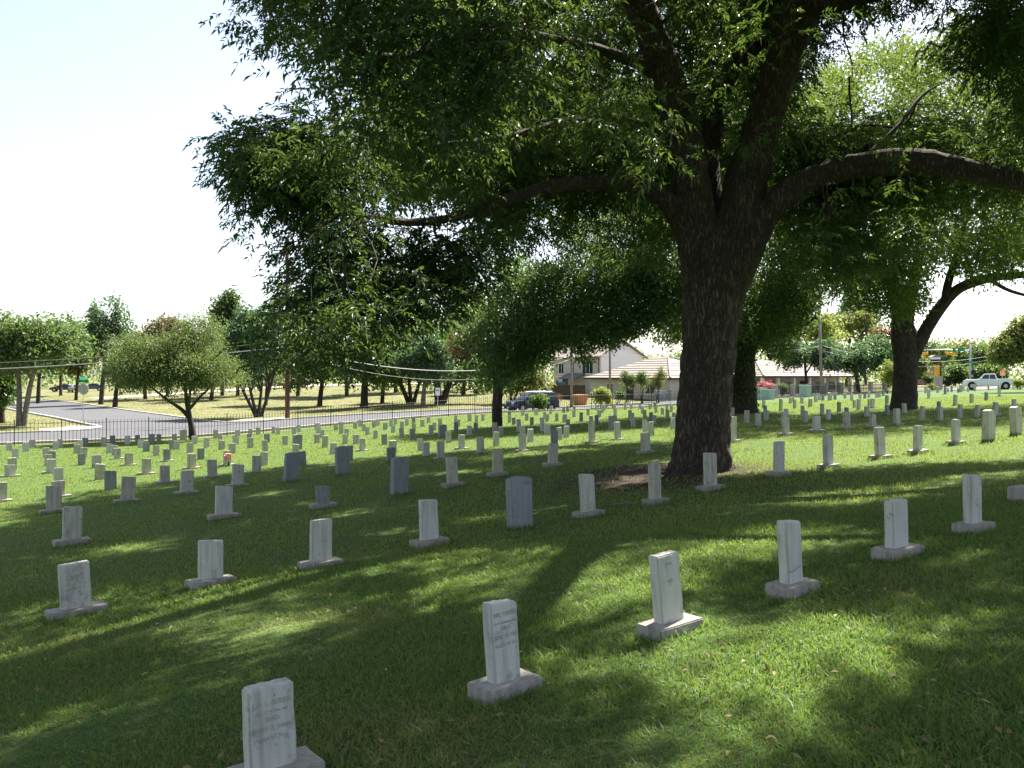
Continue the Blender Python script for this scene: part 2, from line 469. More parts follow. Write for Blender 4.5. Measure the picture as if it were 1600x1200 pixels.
for arc, cu in ((arcL, SU0), (arcR, SU1)):
    pts = [uvz(cu, SV1, .058)] + [uvz(a, b, .058) for a, b in arc]
    tr = [(0, i, i+1) for i in range(1, len(pts)-1)]
    tag(mesh_obj('street_corner', np_mesh('street_corner', pts, tris=tr, mats=[M['asphalt']])), kind='structure')
def kerb(path, name='kerb', w=.2, h=.15):
    P = np.array([uv(a, b) for a, b in path]); T = norm(np.gradient(P, axis=0)); Nn = np.stack([-T[:, 1], T[:, 0]], 1)
    z = gz(P[:, 0], P[:, 1])
    A, B = P-Nn*w/2, P+Nn*w/2
    v = []
    for i in range(len(P)):
        v += [(A[i][0], A[i][1], z[i]-.1), (A[i][0], A[i][1], z[i]+h), (B[i][0], B[i][1], z[i]+h), (B[i][0], B[i][1], z[i]-.1)]
    q_ = []
    for i in range(len(P)-1):
        a = 4*i
        q_ += [(a+k, a+4+k, a+4+(k+1), a+k+1) for k in range(3)]
    return tag(mesh_obj(name, np_mesh(name, v, q_, mats=[M['kerb']])), kind='structure')
kerb([(u, SV1) for u in np.arange(-60, SU0-CR-.1, 3.0)] + arcL + [(SU0, v) for v in np.arange(SV1+CR+2, 150, 4)])
kerb([(SU1, v) for v in np.arange(150, SV1+CR+1, -4.0)] + arcR[::-1] + [(u, SV1) for u in np.arange(SU1+CR+2, 185, 3)])
kerb([(u, SV0) for u in np.arange(-60, 185, 3.0)])
# pale concrete kerb ramps at the two corners of the junction
for arc, c0 in ((arcL, (SU0-CR, SV1+CR)), (arcR, (SU1+CR, SV1+CR))):
    pts = []
    for a, b in arc[1:8]:
        for f in (1.06, .62):
            pts.append(uvz(c0[0]+(a-c0[0])*f, c0[1]+(b-c0[1])*f, .17 if f < 1 else .10))
    q_ = [(2*i, 2*i+2, 2*i+3, 2*i+1) for i in range(6)]
    tag(mesh_obj('kerb_ramp', np_mesh('kerb_ramp', pts, q_, mats=[M['kerb']])), kind='structure')

# ------------------------------------------------------------------ iron fence along the street edge of the cemetery
FV, FU0, FU1, FH = 53.9, -4.0, 95.0, 1.32
fence = empty('iron_fence', uvz(30, FV), 0, 'long black iron picket fence between the graves and the street', 'fence')
floc = np.array(fence.location)
pk = MB(); pk.box((-.009, -.009, .04), (.009, .009, FH-.05)); pk.add([(-.011,-.011,FH-.05),(.011,-.011,FH-.05),(.011,.011,FH-.05),(-.011,.011,FH-.05),(0,0,FH+.03)], [(0,1,4),(1,2,4),(2,3,4),(3,0,4)])
pick = pk.build('picket', M['iron'], fence, rot=(0, 0, ROW_ANG))
pick_me = pick.data
step = .19
us = np.arange(FU0, FU1, step)
near_us = [u for u in us if 3.0 < u < 3.0+300*step][:300]
first = True
for u in near_us:
    o = pick if first else pick.copy()
    if not first: COL.objects.link(o)
    first = False
    o.parent = fence; o.location = uvz(u, FV)-floc
far_us = [u for u in us if u not in set(near_us)]
vv_, qq_, tt_ = [], [], []
bv = np.array([v.co for v in pick_me.vertices]); c_, s_ = math.cos(ROW_ANG), math.sin(ROW_ANG)
bvr = np.stack([bv[:, 0]*c_-bv[:, 1]*s_, bv[:, 0]*s_+bv[:, 1]*c_, bv[:, 2]], 1)
for u in far_us:
    n0 = len(vv_)*len(bv); vv_.append(bvr+(uvz(u, FV)-floc))
    for p in pick_me.polygons:
        (qq_ if len(p.vertices) == 4 else tt_).append([n0+i for i in p.vertices])
tag(mesh_obj('far_pickets', np_mesh('far_pickets', np.concatenate(vv_), qq_, tt_, [M['iron']]), fence), kind='stuff')
pst = MB(); pst.box((-.02, -.02, -.1), (.02, .02, FH+.04)); pst.box((-.027, -.027, FH+.04), (.027, .027, FH+.07))
post = pst.build('post', M['iron'], fence, rot=(0, 0, ROW_ANG))
pus = np.arange(FU0, FU1+.1, step*12)
for i, u in enumerate(pus):
    o = post if i == 0 else post.copy()
    if i: COL.objects.link(o)
    o.parent = fence; o.location = uvz(u, FV)-floc
for hz in (.16, FH-.16):
    for a, b in zip(pus[:-1], pus[1:]):
        p0, p1 = uvz(a, FV, hz)-floc, uvz(b, FV, hz)-floc
        MB().tube([p0, p1], .011, 4).build('rail', M['iron'], fence)

# ------------------------------------------------------------------ buildings across the street
def house_frame(name, corner, label, cat='house'):
    """origin at the nearest corner, local x along the street, local y away from it"""
    return empty(name, corner, ROW_ANG, label, cat)
def wall_part(root, a, b, m, name='wall'):
    return MB().box(a, b).build(name, m, root)
def window(root, face, p, z, w, h, bars=1, door=False):
    """face 'x': on the wall at local x=0 (p runs along y); face 'y': on the wall at local y=0 (p runs along x)"""
    def bx(mb, p0, p1, z0, z1, d0, d1):
        if face == 'y': mb.box((p0, d0, z0), (p1, d1, z1))
        else: mb.box((d0, p0, z0), (d1, p1, z1))
        return mb
    fr = MB(); t = .07
    bx(fr, p-w/2-t, p+w/2+t, z-t, z, -.07, .03); bx(fr, p-w/2-t, p+w/2+t, z+h, z+h+t, -.07, .03)
    bx(fr, p-w/2-t, p-w/2, z, z+h, -.07, .03); bx(fr, p+w/2, p+w/2+t, z, z+h, -.07, .03)
    for k in range(1, bars+1):
        x = p-w/2+w*k/(bars+1); bx(fr, x-.025, x+.025, z, z+h, -.06, .02)
    f = fr.build('door' if door else 'window', M['trim'] if door else M['trim_w'], root)
    bx(MB(), p-w/2, p+w/2, z, z+h, -.035, .01).build('door_panel' if door else 'pane', M['trim'] if door else M['glass'], f)
    if not door:
        bx(MB(), p-w/2-.14, p+w/2+.14, z-t-.07, z-t, -.14, .0).build('sill', M['trim_w'], f)
    return f
def hip_roof(root, lu, lv, ze, rise, over=.6, mat_=None, courses=9, hipu=None):
    """hip roof in stepped tile courses, so each course throws its own edge line"""
    mat_ = mat_ or M['roof']
    mb = MB(); half = min(lu, lv)/2+over
    for k in range(courses):
        f0, f1 = k/courses, (k+1)/courses
        def ring(f, z):
            i = half*f
            return [(-over+i, -over+i, z), (lu+over-i, -over+i, z), (lu+over-i, lv+over-i, z), (-over+i, lv+over-i, z)]
        z0, z1 = ze+rise*f0+.06, ze+rise*f1
        a = ring(f0, z0); b = ring(min(f1, .995), z1)
        n = len(mb.v); low = ring(f0, z0-.12)
        mb.add(a+b+low, [(0,1,5,4),(1,2,6,5),(2,3,7,6),(3,0,4,7),(8,9,1,0),(9,10,2,1),(10,11,3,2),(11,8,0,3)])
    rf = mb.build('roof', mat_, root)
    fb = MB(); fb.box((-over, -over, ze-.16), (lu+over, -over+.05, ze)); fb.box((-over, -over+.052, ze-.16), (-over+.05, lv+over, ze))
    fb.box((lu+over-.05, -over+.052, ze-.16), (lu+over, lv+over, ze)); fb.box((-over+.052, -over+.052, ze-.12), (lu+over-.052, lv+over-.002, ze-.06))
    fb.build('eaves', M['trim'], rf)
    # ridge caps along the hips facing the street
    h = half
    for (x0, y0), (x1, y1) in (((-over, -over), (-over+h, -over+h)), ((lu+over, -over), (lu+over-h, -over+h))):
        MB().tube([(x0, y0, ze+.08), (x1, y1, ze+rise+.05)], .11, 6).build('ridge_cap', mat_, rf)
    return rf

# single-storey house behind the big trunk
c = on(1047, 98); c[2] -= .3
h1 = house_frame('bungalow', c, 'single-storey cream house with a hipped clay-tile roof behind the big pecan trunk')
ze = EYE-(591-HZ)/FPX*98-c[2]
wall_part(h1, (0, 0, 0), (11, 13, ze-.1), M['cream'])
hip_roof(h1, 11, 13, ze, 2.5)
window(h1, 'y', 2.2, .95, 1.3, 1.1, 1); window(h1, 'y', 7.5, .95, 1.6, 1.1, 2)
window(h1, 'x', 3.0, .95, 1.4, 1.1, 1); window(h1, 'x', 9.5, .95, 1.0, 1.1, 0); window(h1, 'x', 6.2, .05, .95, 2.0, 0, True)
MB().box((-.10, -.10, 0), (.25, .25, ze-.1)).build('corner_post', M['beige'], h1)
# long house with a porch, further along
c = on(1192, 108); c[2] -= .3
h2 = house_frame('bungalow', c, 'long single-storey cream house with a front porch and faded tile roof behind the wooden pole')
ze = EYE-(588-HZ)/FPX*108-c[2]
wall_part(h2, (0, 2.2, 0), (19, 10, ze-.1), M['cream'])
hip_roof(h2, 19, 10, ze, 2.0, courses=9)
for x in (.2, 3.2, 6.4, 9.6, 12.8, 16.0, 18.7):
    MB().box((x-.17, .05, 0), (x+.17, .4, ze-.17)).build('porch_post', M['trim_w'], h2)
for p, dr in ((1.8, False), (4.6, True), (7.8, False), (11.0, True), (14.4, False), (17.4, False)):
    w = empty('window_bay', (0, 2.2, 0)); w.parent = h2
    f = window(h2, 'y', p, .05 if dr else .85, .9 if dr else 1.4, 2.0 if dr else 1.2, 0 if dr else 1, dr)
    f.location = (0, 2.2, 0)
    bpy.data.objects.remove(w)
MB().box((-.1, -.1, -.1), (19.1, 2.2, .08)).build('porch_floor', M['kerb'], h2)
# two-storey house
c = on(937, 112); c[2] -= .3
h3 = house_frame('two_storey_house', c, 'two-storey beige and white gabled house behind the parked blue vehicle')
ze = EYE-(556-HZ)/FPX*112-c[2]
wall_part(h3, (0, 0, 0), (.25, 9, ze), M['beige'])
gz_ = ze+1.9
MB().prism([(.252, 0), (7.6, 0), (7.6, ze), (3.8, gz_), (.252, ze+.12)], 0, 9).build('wall', M['white_wall'], h3)['label'] = 'white gabled side wall'  # gable wall white, the wall round the corner beige
for s in (0, 1):
    x0, x1 = (-.5, 3.82) if s == 0 else (8.1, 3.78)
    z0 = ze-.22
    mb = MB(); mb.add([(x0, -.4, z0), (x1, -.4, gz_+.1), (x1, 9.4, gz_+.1), (x0, 9.4, z0), (x0, -.4, z0+.14), (x1, -.4, gz_+.24), (x1, 9.4, gz_+.24), (x0, 9.4, z0+.14)],
                      [(0,3,2,1),(4,5,6,7),(0,1,5,4),(1,2,6,5),(2,3,7,6),(3,0,4,7)])
    mb.build('roof', M['roof'], h3)
window(h3, 'x', 2.2, 3.0, 2.0, 1.5, 2); window(h3, 'x', 5.2, 2.8, .7, 1.6, 0); window(h3, 'x', 7.4, 3.0, 1.0, 1.3, 1)
window(h3, 'x', 6.6, .2, .9, 2.0, 0, True)
MB().prism([(-1.6, 2.3), (0, 2.95), (0, 3.05), (-1.7, 2.42)], 2.6, 6.0).build('porch_roof', M['roof_dk'], h3)
MB().tube([(-.08, .1, 0), (-.08, .1, ze)], .05, 6).build('downpipe', M['trim'], h3)
MB().box((-.12, -.12, 2.55), (.02, 9.0, 2.68)).build('band_course', M['trim_w'], h3)

# dark board fence and teal gate left of the two-storey house
bf = empty('board_fence', on(894, 103), ROW_ANG+math.pi/2, 'dark brown close-boarded wooden fence in front of the beige house', 'fence')
b0 = None
for i in range(44):
    if b0 is None: b0 = o = MB().box((-.07, -.012, 0), (.07, .012, 1.65)).build('board', M['wood_brown'], bf)
    else: o = b0.copy(); COL.objects.link(o); o.parent = bf
    o.location = (-2.2+i*.15, 0, random.uniform(-.03, .02)); o.rotation_euler = (0, random.uniform(-.01, .01), 0)
for z in (.4, 1.3): MB().box((-2.3, .013, z), (4.4, .06, z+.09)).build('rail', M['wood_brown'], bf)
tg = empty('painted_gate', on(878, 106), ROW_ANG+math.pi/2, 'teal painted gate panel in dark posts left of the board fence', 'gate')
MB().box((-.8, -.02, .1), (.8, .02, 1.9)).build('panel', M['teal'], tg)
for x in (-.9, .9): MB().box((x-.08, -.08, 0), (x+.08, .08, 2.1)).build('post', M['wood_brown'], tg)

# low iron garden fence in front of the porch house
gf = empty('garden_fence', on(1290, 100), ROW_ANG, 'low grey iron garden fence with masonry piers before the porch house', 'fence')
L0 = np.array(gf.location)
def gloc(s):
    x, y = L0[0]+.8*s, L0[1]+.6*s
    return (s, 0, g1(x, y)-L0[2])
pier = None
for s in np.arange(-9, 13, 3.0):
    if pier is None: pier = o = MB().box((-.2, -.2, -.2), (.2, .2, 1.25)).box((-.25, -.25, 1.25), (.25, .25, 1.35)).build('pier', M['kerb'], gf)
    else: o = pier.copy(); COL.objects.link(o); o.parent = gf
    o.location = gloc(s)
mb = MB()
for s in np.arange(-9, 12.1, .13):
    x, y, z = gloc(s); mb.box((x-.008, -.008, z), (x+.008, .008, z+1.1))
tag(mb.build('railings', M['iron'], gf), kind='stuff')
for dz in (.15, 1.0): MB().tube([np.array(gloc(s))+(0, 0, dz) for s in np.arange(-9, 12.5, 3)], .02, 4).build('rail', M['iron'], gf)

# pinkish wall at far right and the pillar sign
pw = empty('pink_building', on(1444, 165), 0, 'pinkish low building wall beyond the street, left of the pillar sign', 'building')
MB().box((-5, 0, 0), (2.2, 6, 3.0)).build('wall', M['pink_wall'], pw)
MB().box((-5.3, -.4, 3.0), (2.5, 6.4, 3.25)).build('roof', M['roof_dk'], pw)
for x in (-3.5, -.8): MB().box((x-.5, -.04, 1), (x+.5, .02, 2.1)).build('window', M['glass'], pw)
ps = empty('pillar_sign', on(1466, 126), 0, 'tall stone and yellow pillar sign with small canopy, near the traffic lights', 'sign')
MB().box((-.5, -.3, -.3), (.5, .3, 1.9)).build('stone_base', M['stone_rub'], ps, bevel=.03)
MB().box((-.42, -.2, 1.9), (.12, .2, 3.5)).build('yellow_panel', M['yellow'], ps)
MB().box((.122, -.25, 1.9), (.34, .25, 4.6)).build('post', M['trim'], ps)
MB().box((-1.0, -.5, 4.3), (.1, .5, 4.62)).build('sign_board', M['sign_white'], ps)
MB().prism([(-1.2, 4.62), (1.1, 4.62), (.5, 4.9), (-.7, 4.9)], -.6, .6).build('canopy', M['roof'], ps)

# ------------------------------------------------------------------ poles, wires, signals and signs
def pole(px, d, top_y, m, r, label, lean=0.0):
    b = on(px, d); top = EYE-(top_y-HZ)/FPX*d-b[2]
    o = empty('utility_pole', b, 0, label, 'pole', 'wooden poles along the street')
    MB().tube([(0, 0, -.3), (lean*.5, 0, top*.5), (lean, 0, top)], [r, r*.86, r*.72], 12).build('shaft', m, o, smooth=True)
    MB().box((lean-1.1, -.06, top-.75), (lean+1.1, .06, top-.63)).build('crossarm', M['wood_grey'], o)
    for k in (-.95, -.4, .4, .95):
        MB().tube([(lean+k, 0, top-.63), (lean+k, 0, top-.45)], [.05, .035], 6).build('insulator', M['galv'], o)
    return o, b, top
PB = foot(449, 656)
p1, b1, t1 = pole(449, PB[1], 372, M['wood_pole'], .2, 'tall reddish-brown wooden pole standing on the dry verge across the street')
p2, b2, t2 = pole(893, 88, 500, M['wood_grey'], .14, 'thin brown wooden pole beside the parked blue vehicle and round bush')
p3, b3, t3 = pole(953, 99, 505, M['wood_grey'], .14, 'thin pole in front of the white gabled wall')
p4, b4, t4 = pole(1284, 96, 487, M['wood_grey'], .17, 'grey-brown wooden pole held by guy wires before the porch house', lean=-.25)
def wire(a, b, sag, r, label, n=24):
    t = np.linspace(0, 1, n)[:, None]
    P = a*(1-t)+b*t; P[:, 2] -= (4*sag*t*(1-t))[:, 0]
    mb = MB().tube(P-P[0], r, 5)
    o = mb.build('overhead_wire', M['wire'], None, True, loc=tuple(P[0]))
    return tag(o, label, 'cable', 'overhead cables along the street')
def pp(b, h, dx=0): return np.array([b[0]+dx, b[1], b[2]+h])
h1p = EYE-(542-HZ)/FPX*b1[1]-b1[2]
left_end = at(-160, 583, 58)
wire(left_end, pp(b1, h1p), .25, .035, 'thick pale overhead cable running left from the reddish pole past the round tree')
wire(left_end+np.array([0, 0, .45]), pp(b1, h1p+.5), .3, .012, 'thin upper wire running left from the reddish pole')
end2 = pp(b2, EYE-(556-HZ)/FPX*b2[1]-b2[2])
wire(pp(b1, h1p), end2, 1.7, .035, 'thick sagging overhead cable between the reddish pole and the dark tree')
wire(pp(b1, h1p-.3), end2-np.array([0, 0, .3]), 2.2, .014, 'thin lower wire sagging under the thick cable by the dark tree')
e3 = pp(b3, EYE-(552-HZ)/FPX*b3[1]-b3[2]); e4 = pp(b4, EYE-(540-HZ)/FPX*b4[1]-b4[2])
wire(end2, e3, .2, .02, 'short overhead wire between the two thin poles by the gabled house')
wire(e3, e4, .9, .022, 'overhead wire running from the gabled house to the guyed pole')
SG = on(1516, 128)
e5 = at(1600, 541, 120)
wire(e4, e5, 1.9, .03, 'overhead cable sagging from the guyed pole past the traffic signal')
wire(e4+np.array([0, 0, -.5]), e5+np.array([0, 0, -.3]), 2.1, .012, 'thin lower wire sagging from the guyed pole past the traffic signal')
for px, gx, which in ((1329, 0, 'nearer the wooden pole'), (1342, .3, 'further from the wooden pole')):
    foot_ = on(px, 97); top_ = e4+np.array([0, 0, -.2])
    go = empty('guy_wire', foot_, 0, 'guy wire with yellow guard sleeve, the one '+which, 'cable', 'guy wires')
    v_ = top_-foot_
    MB().tube([(0, 0, 0), v_], .014, 5).build('cable', M['wire'], go)
    MB().tube([v_*.01, v_*.36], .035, 6).build('guard_sleeve', M['yellow'], go)

sig = empty('traffic_signal', SG, 0, 'traffic signal mast with long arm over the street, right of the leaning pecan', 'traffic light')
zt = EYE-(538-HZ)/FPX*128-SG[2]; za = EYE-(547-HZ)/FPX*128-SG[2]
MB().tube([(0, 0, -.2), (0, 0, zt)], [.17, .12], 10).build('mast', M['galv'], sig, True)
MB().tube([(0, -.0, za-.1), (-3.5, -.1, za+.05), (-8.4, -.2, za)], [.1, .08, .05], 8).build('arm', M['galv'], sig, True)
for x in (-6.8, -3.0):
    hd = MB().box((x-.62, -.42, za-.72), (x+.62, -.18, za-.3)).build('signal_head', M['yellow'], sig, bevel=.04)
    for k in (-.4, 0, .4): MB().tube([(x+k, -.43, za-.51), (x+k, -.62, za-.51)], [.16, .14], 10).build('visor', M['yellow'], hd)
MB().box((-1.9, -.26, za-.15), (-.9, -.22, za+.28)).build('name_plate', M['sign_green'], sig)
MB().box((-2.6, -.26, za-.3), (-2.2, -.22, za+.3)).build('name_plate', M['sign_green'], sig)
z5_ = EYE-(566-HZ)/FPX*128-SG[2]
MB().box((-.6, -.24, z5_-.14), (.75, -.20, z5_+.12)).build('name_plate', M['sign_green'], sig)
MB().box((.15, -.3, z5_-1.7), (.65, -.05, z5_-1.1)).build('walk_signal', M['dkplastic'], sig)

SS = foot(130, 659)
st = empty('stop_sign', SS, R(-8), 'bare grey back of an octagonal road sign with green street name plates above', 'sign')
hs = (659-608)/FPX*SS[1]
MB().tube([(0, 0, -.2), (0, 0, hs+.75)], .035, 8).build('post', M['galv'], st)
r_ = .49
MB().prism([(r_*math.cos(R(22.5+45*k)), hs+r_*math.sin(R(22.5+45*k))) for k in range(8)], .04, .06).build('octagon_plate', M['sign_back'], st)
MB().box((-.5, -.02, hs+.56), (.5, .02, hs+.76)).build('name_plate', M['sign_green'], st)
MB().box((-.02, -.5, hs+.78), (.02, .5, hs+.98)).build('name_plate', M['sign_green'], st)
NS = on(684, 79)
ns = empty('parking_sign', NS, 0, 'small white upright notice sign on a thin post beside the street', 'sign')
z0, z1 = (HZ-618)/FPX*79+EYE-NS[2], (HZ-606)/FPX*79+EYE-NS[2]
MB().tube([(0, 0, -.2), (0, 0, z1)], .03, 8).build('post', M['galv'], ns)
pl = MB().box((-.2, -.06, z0), (.2, -.04, z1)).build('plate', M['sign_white'], ns)
MB().box((-.13, -.066, z0+.42), (.13, -.0605, z0+.5)).build('lettering', M['sign_black'], pl)
RS = on(1566, 112)
rs = empty('road_sign', RS, 0, 'faded reddish road sign on a post behind the white pickup', 'sign')
MB().tube([(0, 0, -.2), (0, 0, 2.6)], .035, 8).build('post', M['galv'], rs)
MB().box((-.32, -.07, 1.75), (.32, -.045, 2.6)).build('plate', M['bin_orange'], rs)

# ------------------------------------------------------------------ boxes and bins
def cabinet(px, d, w, dp, h, label, rz=ROW_ANG):
    o = empty('utility_cabinet', on(px, d), rz, label, 'utility box', 'pale green utility boxes')
    MB().box((-w/2, -dp/2, -.2), (w/2, dp/2, h)).build('case', M['box_green'], o, bevel=.02)
    MB().prism([(-w/2-.05, h+.003), (w/2+.05, h+.003), (w/2+.05, h+.06), (-w/2-.05, h+.13)], -dp/2-.05, dp/2+.05).build('lid', M['box_top'], o)
    MB().box((-w*.36, -dp/2-.02, .1), (w*.36, -dp/2-.003, h-.12)).build('door', M['box_green'], o)
    MB().box((-.03, -dp/2-.05, h*.5), (.03, -dp/2-.021, h*.5+.14)).build('handle', M['galv'], o)
cabinet(1187, 84, 1.0, .9, 1.05, 'taller, white-lidded green utility box, left of the pair by the creeper trunk')
cabinet(1200, 82, .9, .9, .85, 'lower pale green utility box, right of the pair by the creeper trunk')
cabinet(1258, 86, .8, .75, 1.1, 'pale green utility box with slanted lid, alone left of the guyed pole')
wb = empty('wheelie_bin', on(1033, 97), R(20), 'grey wheeled rubbish bin beside the hip-roofed house', 'bin')
MB().add([(-.33,-.35,.05),(.33,-.35,.05),(.33,.35,.05),(-.33,.35,.05),(-.42,-.45,1.1),(.42,-.45,1.1),(.42,.45,1.1),(-.42,.45,1.1)],
         [(0,3,2,1),(4,5,6,7),(0,1,5,4),(1,2,6,5),(2,3,7,6),(3,0,4,7)]).build('tub', M['bin_grey'], wb, bevel=.03)
MB().prism([(-.46, 1.105), (.46, 1.105), (.44, 1.17), (-.44, 1.22)], -.5, .5).build('lid', M['box_top'], wb)
for x in (-.3, .3): MB().tube([(x-.04, .42, .1), (x+.04, .42, .1)], .12, 10).build('wheel', M['tyre'], wb)
ob = empty('plastic_tub', on(906, 94), R(30), 'large terracotta coloured tub beside the thin brown pole', 'tub')
MB().add([(-.5,-.5,0),(.5,-.5,0),(.5,.5,0),(-.5,.5,0),(-.68,-.62,.95),(.68,-.62,.95),(.68,.62,.95),(-.68,.62,.95)],
         [(0,3,2,1),(4,5,6,7),(0,1,5,4),(1,2,6,5),(2,3,7,6),(3,0,4,7)]).build('body', M['bin_orange'], ob, bevel=.06)
MB().box((-.74, -.68, .953), (.74, .68, 1.06)).build('rim', M['bin_orange'], ob, bevel=.03)
rl = empty('orange_barrier', on(871, 100), ROW_ANG+1.2, 'low orange-brown board barrier behind the blue vehicle', 'barrier')
MB().box((-1.6, -.03, .25), (1.6, .03, .8)).build('panel', M['orange_rail'], rl)
for x in (-1.5, 0, 1.5): MB().box((x-.05, .033, 0), (x+.05, .12, .9)).build('post', M['wood_brown'], rl)

# ------------------------------------------------------------------ vehicles
def vehicle(name, label, loc, rz, paint, prof, cabin, wheels, W, win, length, group, bed=None):
    """front towards local -x; prof and cabin are side outlines in (x,z)"""
    o = empty(name, loc, rz, label, 'car' if name != 'pickup_truck' else 'truck', group)
    body = MB().prism(prof, -W/2, W/2).build('body', M[paint], o, bevel=.06, seg=2)
    for p in body.data.polygons: p.use_smooth = False
    # cabin tapers inwards towards the roof
    zt_ = max(z for x, z in cabin); zb_ = min(z for x, z in cabin)
    vsl = []
    for sgn in (-1, 1):
        for x, z in cabin:
            t = (z-zb_)/(zt_-zb_); vsl.append((x, sgn*(W/2-.04-.16*t), z))
    n = len(cabin)
    MB().add(vsl, [tuple(range(n)), tuple(range(2*n-1, n-1, -1))]+[(i, i+n, (i+1) % n+n, (i+1) % n) for i in range(n)]).build('cabin', M[paint], o, bevel=.04)
    def side_pt(x, z, sgn, out=.012):
        t = (z-zb_)/(zt_-zb_); return (x, sgn*(W/2-.04-.16*t+out), z)
    for sgn in (-1, 1):
        for poly in win:
            v_ = [side_pt(x, z, sgn) for x, z in poly]+[side_pt(x, z, sgn, -.01) for x, z in poly]
            k = len(poly)
            MB().add(v_, [tuple(range(k)), tuple(range(2*k-1, k-1, -1))]+[(i, (i+1) % k, (i+1) % k+k, i+k) for i in range(k)]).build('side_window', M['glass_c'], o)
    # windscreen and rear window lie on the first and last slopes of the cabin outline
    for (a, b_), nm in (((cabin[0], cabin[1]), 'windscreen'), ((cabin[-1], cabin[-2]), 'rear_window')):
        ax, az = a; bx_, bz = b_
        d = -1 if nm == 'windscreen' else 1
        pts = []
        for f, y in ((.1, W/2-.16), (.9, W/2-.28)):
            x, z = ax+(bx_-ax)*f, az+(bz-az)*f
            pts += [(x+d*.02, -y, z+.012), (x+d*.02, y, z+.012)]
        pts2 = [(x-d*.05, y, z-.03) for x, y, z in pts]
        MB().add(pts+pts2, [(0,1,3,2),(4,6,7,5),(0,4,5,1),(1,5,7,3),(3,7,6,2),(2,6,4,0)]).build(nm, M['glass_c'], o)
    for x, r in wheels:
        for sgn in (-1, 1):
            MB().tube([(x, sgn*(W/2+.045), r), (x, sgn*(W/2-.0), r), (x, sgn*(W/2+.02), r)][:2], [r+.09, r+.09], 18).build('wheel_arch', M['dkplastic'], o)
            wh = MB().tube([(x, sgn*(W/2-.2), r), (x, sgn*(W/2-.17), r), (x, sgn*(W/2+.04), r), (x, sgn*(W/2+.06), r)], [r*.92, r, r, r*.9], 20).build('wheel', M['tyre'], o)
            MB().tube([(x, sgn*(W/2+.03), r), (x, sgn*(W/2+.07), r)], [r*.62, r*.55], 12).build('rim', M['rim'], wh)
    x0 = min(x for x, z in prof); x1 = max(x for x, z in prof)
    for sgn in (-1, 1):
        MB().box((x0-.012, sgn*W*.36-.16, .68), (x0+.1, sgn*W*.36+.16, .86)).build('headlight', M['lamp'], o, bevel=.02)
        MB().box((x1-.1, sgn*W*.4-.09, .72), (x1+.012, sgn*W*.4+.09, .98)).build('taillight', M['red_lamp'], o, bevel=.02)
        MB().box((cabin[0][0]+.25, sgn*(W/2+.04)-.09, cabin[0][1]+.02), (cabin[0][0]+.4, sgn*(W/2+.04)+.09, cabin[0][1]+.17)).build('mirror', M[paint], o, bevel=.02)
    MB().box((x0-.05, -W*.46, .3), (x0+.12, W*.46, .52)).build('bumper', M['chrome'] if name == 'pickup_truck' else M['dkplastic'], o, bevel=.03)
    MB().box((x1-.12, -W*.46, .35), (x1+.06, W*.46, .55)).build('bumper', M['chrome'] if name == 'pickup_truck' else M['dkplastic'], o, bevel=.03)
    MB().box((x0-.016, -W*.24, .6), (x0+.05, W*.24, .8)).build('grille', M['dkplastic'], o)
    MB().box((x0-.064, -.16, .36), (x0-.051, .16, .46)).build('number_plate', M['sign_white'], o)
    return o
suv_prof = [(-2.25,.35),(2.25,.35),(2.3,.6),(2.28,1.05),(-1.05,1.08),(-2.05,.98),(-2.28,.85),(-2.3,.5)]
suv_cab = [(-1.15,1.06),(-.45,1.68),(1.95,1.70),(2.26,1.04)]
suv_win = [[(-.85,1.12),(-.36,1.58),(.2,1.60),(.2,1.12)],[(.28,1.12),(.28,1.60),(1.1,1.60),(1.1,1.12)],[(1.18,1.12),(1.18,1.60),(1.82,1.60),(2.0,1.12)]]
sp = on(831, 79)
suv = vehicle('parked_suv', 'dark blue sport utility vehicle parked at the kerb behind a round bush', sp+np.array([0, 0, .06]), ROW_ANG-.15, 'navy', suv_prof, suv_cab, [(-1.42,.37),(1.42,.37)], 1.85, suv_win, 4.6, 'vehicles beyond the graves')
for s in (-1, 1): MB().tube([(-.2, s*.62, 1.76), (1.7, s*.62, 1.78)], .025, 6).build('roof_rail', M['chrome'], suv)
pk_prof = [(-2.8,.45),(2.9,.45),(2.95,.7),(2.93,1.12),(.95,1.14),(-1.1,1.16),(-2.6,1.08),(-2.86,.95),(-2.9,.6)]
pk_cab = [(-1.15,1.13),(-.55,1.76),(.72,1.78),(.98,1.12)]
pk_win = [[(-.88,1.2),(-.44,1.66),(.02,1.68),(.02,1.2)],[(.1,1.2),(.1,1.68),(.62,1.68),(.8,1.2)]]
tp = on(1545, 112)
pku = vehicle('pickup_truck', 'white pickup truck with open bed on the street at the far right', tp+np.array([0, 0, .1]), R(-28), 'white_p', pk_prof, pk_cab, [(-1.85,.4),(1.85,.4)], 1.95, pk_win, 5.8, 'vehicles beyond the graves')
pku.scale = (1, 1, 1.1)
MB().box((1.0, -.96, 1.125), (2.9, -.86, 1.24)).box((1.0, .86, 1.125), (2.9, .96, 1.24)).build('bed_rail', M['white_p'], pku)
car_prof = [(-2.15,.3),(2.15,.3),(2.25,.6),(2.2,.92),(1.5,.95),(-.9,.92),(-2.0,.78),(-2.22,.6)]
car_cab = [(-.95,.9),(-.3,1.38),(.85,1.40),(1.6,.93)]
car_win = [[(-.65,.96),(-.2,1.3),(.25,1.32),(.25,.96)],[(.33,.96),(.33,1.32),(.8,1.32),(1.25,.96)]]
